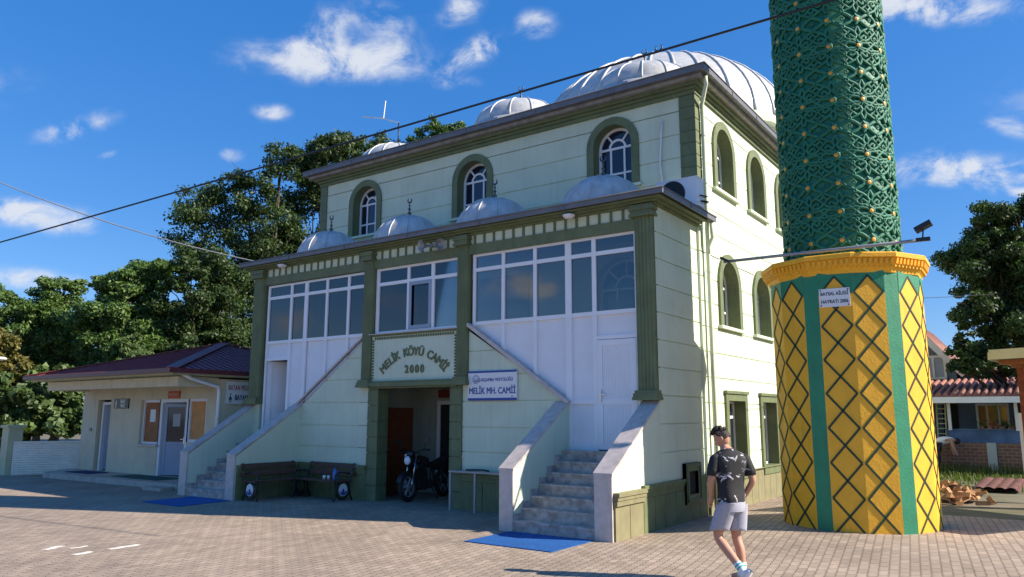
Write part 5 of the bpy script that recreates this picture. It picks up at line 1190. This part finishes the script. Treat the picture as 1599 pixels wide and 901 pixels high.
for i in range(41): mb.tube([(.9+i*.2, 14.66, 2.475), (.9+i*.2, 18.9, 3.075)], .065, 6)
pr_ = mb.build('porch_roof', 'tile', hs); mb = MB(); mb.box(.8, 9.0, 14.62, 14.70, 2.22, 2.40); mb.build('fascia', 'white', pr_)
for x in (2.68, 4.42, 7.0):
    mb = MB(); mb.box(x-.045, x+.045, 15.2, 15.29, 1.4, 2.3); mb.build('porch_post', 'white', hs)
PH = Pl((0, 18.5, 0), (1, 0, 0), (0, -1, 0))
mb = MB(); frame_rect(PH, 3.15, 4.1, 1.35, 2.25, .07, 0, .05, mb); PH.box(mb, 3.45, 3.5, 1.4, 2.2, .0, .045); PH.box(mb, 3.78, 3.83, 1.4, 2.2, 0, .045); w = mb.build('window', 'white', hs); g = MB(); PH.box(g, 3.2, 4.05, 1.4, 2.2, .002, .015); g.build('pane', 'pane', w)
mb = MB(); PH.box(mb, 2.15, 2.62, .2, 2.25, .0, .03); mb.build('door', 'dark', hs)
PU = Pl((0, 19.2, 0), (1, 0, 0), (0, -1, 0)); mb = MB(); frame_rect(PU, 1.5, 2.32, 3.12, 3.98, .08, 0, .05, mb); PU.box(mb, 1.88, 1.95, 3.18, 3.92, 0, .045); w = mb.build('window', 'white', hs); g = MB(); PU.box(g, 1.55, 2.28, 3.18, 3.92, .002, .015); g.build('pane', 'greypvc', w)
mb = MB(); mb.box(2.55, 9.0, 15.35, 15.5, .9, 1.40); mb.box(2.52, 9.0, 15.30, 15.55, 1.40, 1.44); mb.build('porch_parapet', 'bluepar', hs)
mb = MB(); mb.box(1.0, 9.0, 15.0, 18.5, .1, .9); mb.build('porch_base', 'plaster', hs)
# ladder behind the minaret edge
ld = thing('ladder', 'wooden ladder leaning on the house wall under the porch roof', 'ladder', (2.3, 15.8, .9))
mb = MB(); mb.bar((2.26, 15.7, .9), (2.26, 16.1, 2.3), .04, .04); mb.bar((2.50, 15.7, .9), (2.50, 16.1, 2.3), .04, .04); [mb.bar((2.26, 15.7+.4*t, .9+1.4*t), (2.50, 15.7+.4*t, .9+1.4*t), .03, .03) for t in [i/9+.05 for i in range(9)]]; mb.build('rails_and_rungs', 'cream', ld)
bw = MB(); bw.box(1.0, 3.62, 14.85, 14.99, .1, 1.04)
tag(bw.build('brick_wall', 'brick'), 'rough unplastered brick garden wall, section left of the grey pier', 'wall')
bw = MB(); bw.box(3.86, 9.0, 14.85, 14.99, .1, 1.04); tag(bw.build('brick_wall', 'brick'), 'rough unplastered brick garden wall, section right of the grey pier', 'wall')
bw = MB(); bw.box(3.62, 3.86, 14.80, 15.02, .1, 1.05); tag(bw.build('wall_pier', 'plaster'), 'grey cement pier between the brick garden walls', 'pier')
for i in range(5):
    x = 3.5+i*.2+random.uniform(-.05, .05); p = thing('potted_plant', ['low dark potted plant on the blue parapet', 'reddish potted flower on the blue parapet', 'orange flowered potted plant on the blue parapet', 'pale leaved pot on the blue parapet', 'potted plant at the right end of the blue parapet'][i], 'potted plant', (x, 15.43, 1.44), 'pots along the parapet')
    mb = MB(); mb.lathe([(0, 0), (.045, 0), (.06, .09), (.05, .09), (0, .085)], (x, 15.43, 1.44), 10); mb.build('pot', 'tile', p)
    mb = MB(); 
    for _ in range(60):
        c = Vector((x+random.gauss(0, .06), 15.43+random.gauss(0, .05), 1.58+random.gauss(0, .05))); a = Vector((random.gauss(0, 1), random.gauss(0, 1), random.gauss(0, 1))).normalized()*.03; b = a.orthogonal().normalized()*.018; mb.poly([c-a, c+b, c+a, c-b])
    mb.build('leaves', 'curtain' if i in (1, 2) else 'leafC', p, clean=False)
# firewood
for i in range(120):
    L_ = random.uniform(.24, .40); r = abs(random.gauss(0, .62)); x = 3.25+random.gauss(0, .40); y = 6.2+random.gauss(0, .38)
    hmax = max(0.02, .50-.42*math.hypot((x-3.1)/1.0, (y-6.2)/.9)); z = GR+random.uniform(.02, hmax)
    w_ = random.uniform(.035, .065); mb = MB(); a = random.uniform(0, math.pi); e = random.uniform(-.35, .35); d = Vector((math.cos(a)*math.cos(e), math.sin(a)*math.cos(e), math.sin(e))); n_ = d.cross(Vector((0, 0, 1))).normalized(); u_ = n_.cross(d)
    c = Vector((x, y, z+w_)); q = [c-d*L_/2+n_*w_*1.1-u_*w_*.7, c-d*L_/2+u_*w_*random.uniform(.7, 1.1), c-d*L_/2-n_*w_*1.1-u_*w_*.6]
    mb.prism(q, d*L_); o = mb.build('firewood_log', 'firewood'); tag(o, 'split log lying in the firewood heap right of the minaret', 'log', 'logs of the firewood heap')
# corrugated sheets
for k in range(2):
    cs2 = thing('corrugated_sheet', ['brown corrugated sheet lying on top on the ground', 'brown corrugated sheet lying underneath the other'][k], 'sheet', (4.05, 9.6, GR), 'brown corrugated sheets on the ground'); mb = MB(); pts = []
    for i in range(25):
        x = 3.72+i*.036; z = GR+.10-.05*k+.035*abs(math.sin(i*math.pi/6)); pts.append((x, z))
    dx = .05*k
    for i in range(24): mb.poly([(pts[i][0]+dx-.05, 8.8+dx, pts[i][1]), (pts[i+1][0]+dx-.05, 8.8+dx, pts[i+1][1]), (pts[i+1][0]+.06+dx, 10.7+dx, pts[i+1][1]+.10), (pts[i][0]+.06+dx, 10.7+dx, pts[i][1]+.10)])
    mb.build('sheet', 'brown_sheet', cs2, clean=False)
# shed
sh = thing('shed', 'open shed with timber rafters and brick pillar at the right edge', 'shed', (6.2, 5.0, 0))
A_ = Vector((4.53, 4.60, 2.90)); dn = Vector((2.5, -1.1, 0)).normalized(); db = Vector((1.1, 2.5, 0)).normalized()
mb = MB(); za = Vector((0, 0, .10)); c4 = [A_, A_+dn*4, A_+dn*4+db*2.7+Vector((0, 0, -.28)), A_+db*2.7+Vector((0, 0, -.28))]; mb.prism(c4, za); mb.build('roof', 'board', sh)
mb = MB(); mb.bar(A_-db*.03+Vector((0, 0, .05)), A_+dn*4-db*.03+Vector((0, 0, .05)), .04, .18); mb.bar(A_-dn*.03+Vector((0, 0, .03)), A_+db*2.7-dn*.03+Vector((0, 0, -.25)), .04, .14); mb.build('fascia', 'cream', sh)
for i in range(6):
    mb = MB(); q = A_+db*(.25+i*.42)+Vector((0, 0, -.06-.28*(.25+i*.42)/2.7)); mb.bar(q+dn*.03, q+dn*3.9, .07, .09); mb.build('rafter', 'wood', sh)
pb_ = at(1603, 600, 14.6); mb = MB(); mb.box(pb_.x-.13, pb_.x+.13, pb_.y-.13, pb_.y+.13, GR, 2.75); mb.build('pillar', mat('red_brick_pillar', (.26, .07, .035), .8, .3, 9), sh)
q2 = at(1604, 690, 15.5); mb = MB(); mb.box(q2.x-.11, q2.x+.5, q2.y-.03, q2.y+.03, .55, 1.9); tag(mb.build('white_board', 'white'), 'upright white board at the right edge', 'board')
# bending person behind the minaret edge
pp = thing('person', 'small distant person in a white shirt bending forward by the house', 'person', (0, 0, 0))
Jb = [(0, 0, .86), (0, .16, 1.0), (0, .40, 1.06), (0, .50, 1.02), (0, .60, .97), (-.1, 0, .82), (-.1, .04, .45), (-.1, -.03, .05), (.1, 0, .82), (.1, .04, .45), (.1, -.03, .05), (-.17, .40, 1.03), (-.19, .46, .75), (-.15, .55, .55), (.17, .40, 1.03), (.19, .46, .75), (.15, .55, .55)]
vs, fs = skin_mesh(Jb, [(0, 1), (1, 2), (2, 3), (3, 4), (0, 5), (5, 6), (6, 7), (0, 8), (8, 9), (9, 10), (2, 11), (11, 12), (12, 13), (2, 14), (14, 15), (15, 16)], [.13, .13, .14, .06, .10, .09, .07, .05, .09, .07, .05, .06, .045, .035, .06, .045, .035], 1)
mb = MB(); mb.add(vs, fs, 0, True); mb.build('body', 'skin', pp)
vs, fs = skin_mesh(Jb[:3]+[Jb[11], Jb[14]], [(0, 1), (1, 2), (2, 3), (2, 4)], [.15, .15, .16, .085, .085], 1); mb = MB(); mb.add(vs, fs, 0, True); mb.build('shirt', 'white', pp)
vs, fs = skin_mesh([Jb[0], Jb[5], Jb[6], Jb[8], Jb[9], (-.1, -.02, .12), (.1, -.02, .12)], [(0, 1), (1, 2), (0, 3), (3, 4), (2, 5), (4, 6)], [.145, .11, .085, .11, .085, .07, .07], 1); mb = MB(); mb.add(vs, fs, 0, True); mb.build('trousers', 'black', pp)
mb = MB(); mb.ell((0, .60, .985), (.085, .10, .095), 12, 8); mb.build('hair', 'hair', pp)
pp.location = (2.33, 14.3, GR); pp.rotation_euler = (0, 0, R(-70)); pp.scale = (1, 1, 1)

# ------------------------------------------------------------------ vegetation
def leaves(clumps, n, size, aspect=.5, up=.3, shell=.55):
    """clumps: list of (center, radii); returns verts (4n,3)"""
    C_ = np.array([c for c, r in clumps], float); R_ = np.array([r for c, r in clumps], float)
    vol = (R_[:, 0]*R_[:, 1]*R_[:, 2])**(2/3); k = rng.choice(len(clumps), n, p=vol/vol.sum())
    d = rng.normal(size=(n, 3)); d /= np.linalg.norm(d, axis=1)[:, None]; rr = shell+(1-shell)*rng.random(n)**.6; rr *= 1+.12*rng.normal(size=n)
    P_ = C_[k]+R_[k]*d*rr[:, None]
    nrm = d*.7+rng.normal(size=(n, 3))*.6; nrm[:, 2] += up; nrm /= np.linalg.norm(nrm, axis=1)[:, None]
    a = np.cross(nrm, rng.normal(size=(n, 3))); a /= np.linalg.norm(a, axis=1)[:, None]; b = np.cross(nrm, a)
    s = size*(.6+.8*rng.random(n))[:, None]
    v = np.empty((n, 4, 3)); v[:, 0] = P_-a*s*.5; v[:, 1] = P_+b*s*aspect*.5; v[:, 2] = P_+a*s*.5; v[:, 3] = P_-b*s*aspect*.5
    return v.reshape(-1, 3)
def leaf_obj(name, V, m, parent):
    n = len(V)//4; c = Vector((V[:, 0].mean(), V[:, 1].mean(), V[:, 2].min())); me = bpy.data.meshes.new(name); me.vertices.add(4*n); me.vertices.foreach_set('co', (V-np.array(c)).astype(np.float32).ravel())
    me.loops.add(4*n); me.loops.foreach_set('vertex_index', np.arange(4*n, dtype=np.int32)); me.polygons.add(n); me.polygons.foreach_set('loop_start', np.arange(0, 4*n, 4, dtype=np.int32)); me.polygons.foreach_set('loop_total', np.full(n, 4, dtype=np.int32))
    me.update(); me.validate(); me.materials.append(M[m]); o = bpy.data.objects.new(name, me); col.objects.link(o)
    o.parent = parent; o.location = c-WL[parent]; WL[o] = c; return o
def tree(label, px, base_py, t, crown, m, n, size, group=None, tr=.22, name='tree', cat='tree', limbs=True, shell=.25, sub=18, aspect=.5):
    """crown: list of (px, py, half width px, half height px, dt) seen from the yard, turned into real clumps"""
    g0 = at(px, 650, t); base = Vector((g0.x, g0.y, gz(g0.x, g0.y))); tr_ = thing(name, label, cat, base, group)
    cl = []
    big = []
    for (cx, cy, hw, hh, dt) in crown:
        c = at(cx, cy, t+dt); k = (t+dt)/F; rx, rz = hw*k, hh*k; big.append((c, rx, rz))
        for _ in range(sub):
            d = Vector((random.gauss(0, 1), random.gauss(0, 1), random.gauss(0, 1))).normalized(); o_ = random.uniform(.3, 1.0); f_ = random.uniform(.2, .40)
            cl.append((tuple(c+Vector((d.x*rx*o_, d.y*rx*o_, d.z*rz*o_))), (rx*f_, rx*f_, rz*f_*.85)))
    leaf_obj('crown', leaves(cl, n, size, aspect, shell=shell), m, tr_)
    mb = MB(); top = max(big, key=lambda b: b[0].z)[0]; mid = base.lerp(top, .5)+Vector((random.uniform(-.2, .2), random.uniform(-.2, .2), 0))
    mb.tube([base-Vector((0, 0, .1)), base.lerp(mid, .3)+Vector((.05, 0, 0)), mid, top], [tr*1.1, tr*.75, tr*.45, tr*.1], 8)
    for (c, rx, rz) in big:
        zz = base.z+.62*(c.z-base.z); s_ = Vector((base.x+(top.x-base.x)*.35, base.y+(top.y-base.y)*.35, zz)); mb.tube([s_, s_.lerp(c, .5)+Vector((0, 0, -.2)), c], [tr*.35, tr*.2, tr*.07], 6)
        for _ in range(3):
            e = c+Vector((random.uniform(-.7, .7)*rx, random.uniform(-.7, .7)*rx, random.uniform(-.3, .8)*rz)); mb.tube([c.lerp(s_, .3), c.lerp(e, .5), e], [tr*.16, tr*.1, tr*.04], 5)
    mb.build('trunk', 'bark', tr_); return tr_
# tall dark trees behind the mosque
G1 = 'tall trees behind the mosque'
tree('tall dark tree with airy crown reaching left of the porch', 400, 600, 44, [(330, 330, 60, 50, 0), (400, 300, 60, 55, 0), (440, 250, 42, 32, 0), (300, 380, 40, 36, -1), (430, 370, 70, 50, 1), (360, 400, 70, 45, 1), (370, 280, 30, 24, 0), (345, 350, 90, 60, 1), (400, 450, 60, 60, 2), (440, 480, 50, 70, 2), (360, 500, 60, 60, 2), (420, 420, 60, 50, 1)], 'leafA', 38000, .20, G1, .22, shell=.15)
tree('tall dark tree close to the left corner of the upper walls', 500, 600, 46, [(490, 260, 55, 45, 0), (520, 232, 40, 30, 0), (480, 330, 70, 60, 0), (440, 400, 60, 60, 1), (545, 300, 60, 50, 2)], 'leafA', 34000, .20, G1, .25, shell=.15)
tree('tree top showing above the roof left of the aerial', 570, 600, 50, [(570, 228, 38, 32, 0), (545, 240, 30, 30, 0), (600, 235, 30, 28, 0), (570, 300, 70, 50, 0), (605, 280, 50, 40, 0)], 'leafA', 15000, .21, G1, .25, shell=.15)
tree('lighter tree top showing above the roof right of the aerial', 680, 600, 50, [(680, 205, 26, 24, 0), (660, 222, 28, 28, 0), (705, 208, 22, 20, 0), (720, 205, 20, 14, 0), (690, 260, 60, 50, 0)], 'leafB', 14000, .20, G1, .22, shell=.15)
# leafy belt to the left
G2 = 'trees of the green belt on the left'
tree('dark rounded tree at the left end of the green belt', 30, 600, 36, [(20, 480, 60, 36, 0), (70, 490, 45, 42, 0), (10, 540, 60, 45, -1), (70, 560, 50, 50, 0), (30, 590, 70, 40, 1)], 'leafB', 34000, .165, G2)
tree('rounded tree with a pointed top in the green belt', 90, 600, 37, [(95, 455, 42, 28, 0), (80, 500, 50, 45, 0), (110, 540, 45, 55, 0), (100, 590, 60, 40, 0)], 'leafB', 31000, .165, G2)
tree('broad tree above the left end of the red roof', 165, 600, 34, [(155, 440, 30, 14, 0), (185, 455, 50, 34, 0), (150, 500, 50, 45, -1), (190, 530, 55, 55, -1), (160, 570, 60, 40, 0)], 'leafB', 36000, .165, G2)
tree('broad light topped tree above the red roof', 230, 600, 35, [(225, 430, 45, 28, 0), (265, 425, 40, 26, 0), (230, 480, 60, 45, -1), (220, 540, 55, 40, -2), (250, 520, 50, 50, 0)], 'leafB', 36000, .165, G2)
tree('shaded tree with brownish twigs at the right end of the green belt', 300, 600, 34, [(290, 430, 40, 28, 0), (300, 480, 55, 45, 0), (350, 470, 50, 55, 1), (310, 535, 55, 30, 0), (370, 530, 45, 40, 1), (340, 570, 70, 40, 2), (400, 560, 40, 50, 2), (330, 430, 60, 50, 2)], 'leafA', 38000, .165, G2, shell=.15)
tree('dark tree filling the gap behind the other belt trees on the left', 60, 600, 43, [(60, 530, 90, 60, 0), (150, 540, 80, 60, 0), (0, 560, 70, 50, 0)], 'leafA', 16000, .26, G2)
tree('dark tree filling the gap behind the belt trees near the porch', 320, 600, 43, [(290, 510, 80, 70, 0), (370, 500, 80, 80, 0), (220, 540, 80, 60, 0)], 'leafA', 18000, .26, G2)
tree('bright green bush just above the red roof', 200, 600, 31, [(200, 540, 24, 20, 0), (215, 560, 25, 18, 0)], 'leafC', 6000, .2, G2, .1)
tree('yellowing tree at the far left edge', 10, 600, 30, [(5, 545, 32, 45, 0), (25, 580, 26, 26, 0)], 'leafD', 10000, .19, None, .14)
tree('fig bush with large leaves behind the white wall', 60, 650, 29.5, [(20, 610, 40, 40, 0), (70, 605, 40, 35, 0), (110, 620, 35, 40, 1), (40, 655, 50, 40, 0), (95, 655, 40, 35, 0), (150, 590, 30, 25, 1.5)], 'leafC', 12000, .27, None, .12, name='fig_bush', cat='bush', aspect=.8)
# right tree
tree('large dark tree in front of the blue house', 1580, 600, 25, [(1545, 350, 50, 36, 0), (1600, 340, 50, 40, 0), (1530, 410, 55, 45, 0), (1590, 420, 60, 55, 0), (1650, 400, 60, 70, 0), (1520, 475, 40, 34, -1), (1560, 500, 55, 45, -1), (1510, 540, 28, 26, -1), (1620, 500, 60, 60, -1), (1560, 575, 40, 26, -1), (1525, 560, 36, 26, -1.5), (1500, 570, 22, 20, -1.5), (1590, 560, 50, 40, -1), (1560, 440, 70, 70, 0), (1600, 380, 60, 60, 0), (1545, 400, 55, 45, .5)], 'leafE', 115000, .12, None, .3, shell=.15)
# grass strip
n = 5200; gx = rng.uniform(1.5, 9, n); gy = np.where(rng.random(n) < .7, rng.uniform(12.2, 14.8, n), rng.uniform(9, 14.8, n)); h = rng.uniform(.05, .2, n)*(1+1.0*(gy > 13.6)); a = rng.uniform(0, 6.28, n); w_ = .02
V = np.empty((n, 4, 3)); V[:, 0] = np.c_[gx-w_*np.cos(a), gy-w_*np.sin(a), np.full(n, GR)]; V[:, 1] = np.c_[gx+w_*np.cos(a), gy+w_*np.sin(a), np.full(n, GR)]
tip = np.c_[gx+rng.normal(0, .04, n), gy+rng.normal(0, .04, n), GR+h]; V[:, 2] = tip+.004; V[:, 3] = tip-.004
me = leaf_obj('grass', V.reshape(-1, 3), 'grassleaf', hs); me.parent = None; me.location = WL[me]; tag(me, 'patchy green grass along the foot of the brick wall', 'grass', kind='stuff')
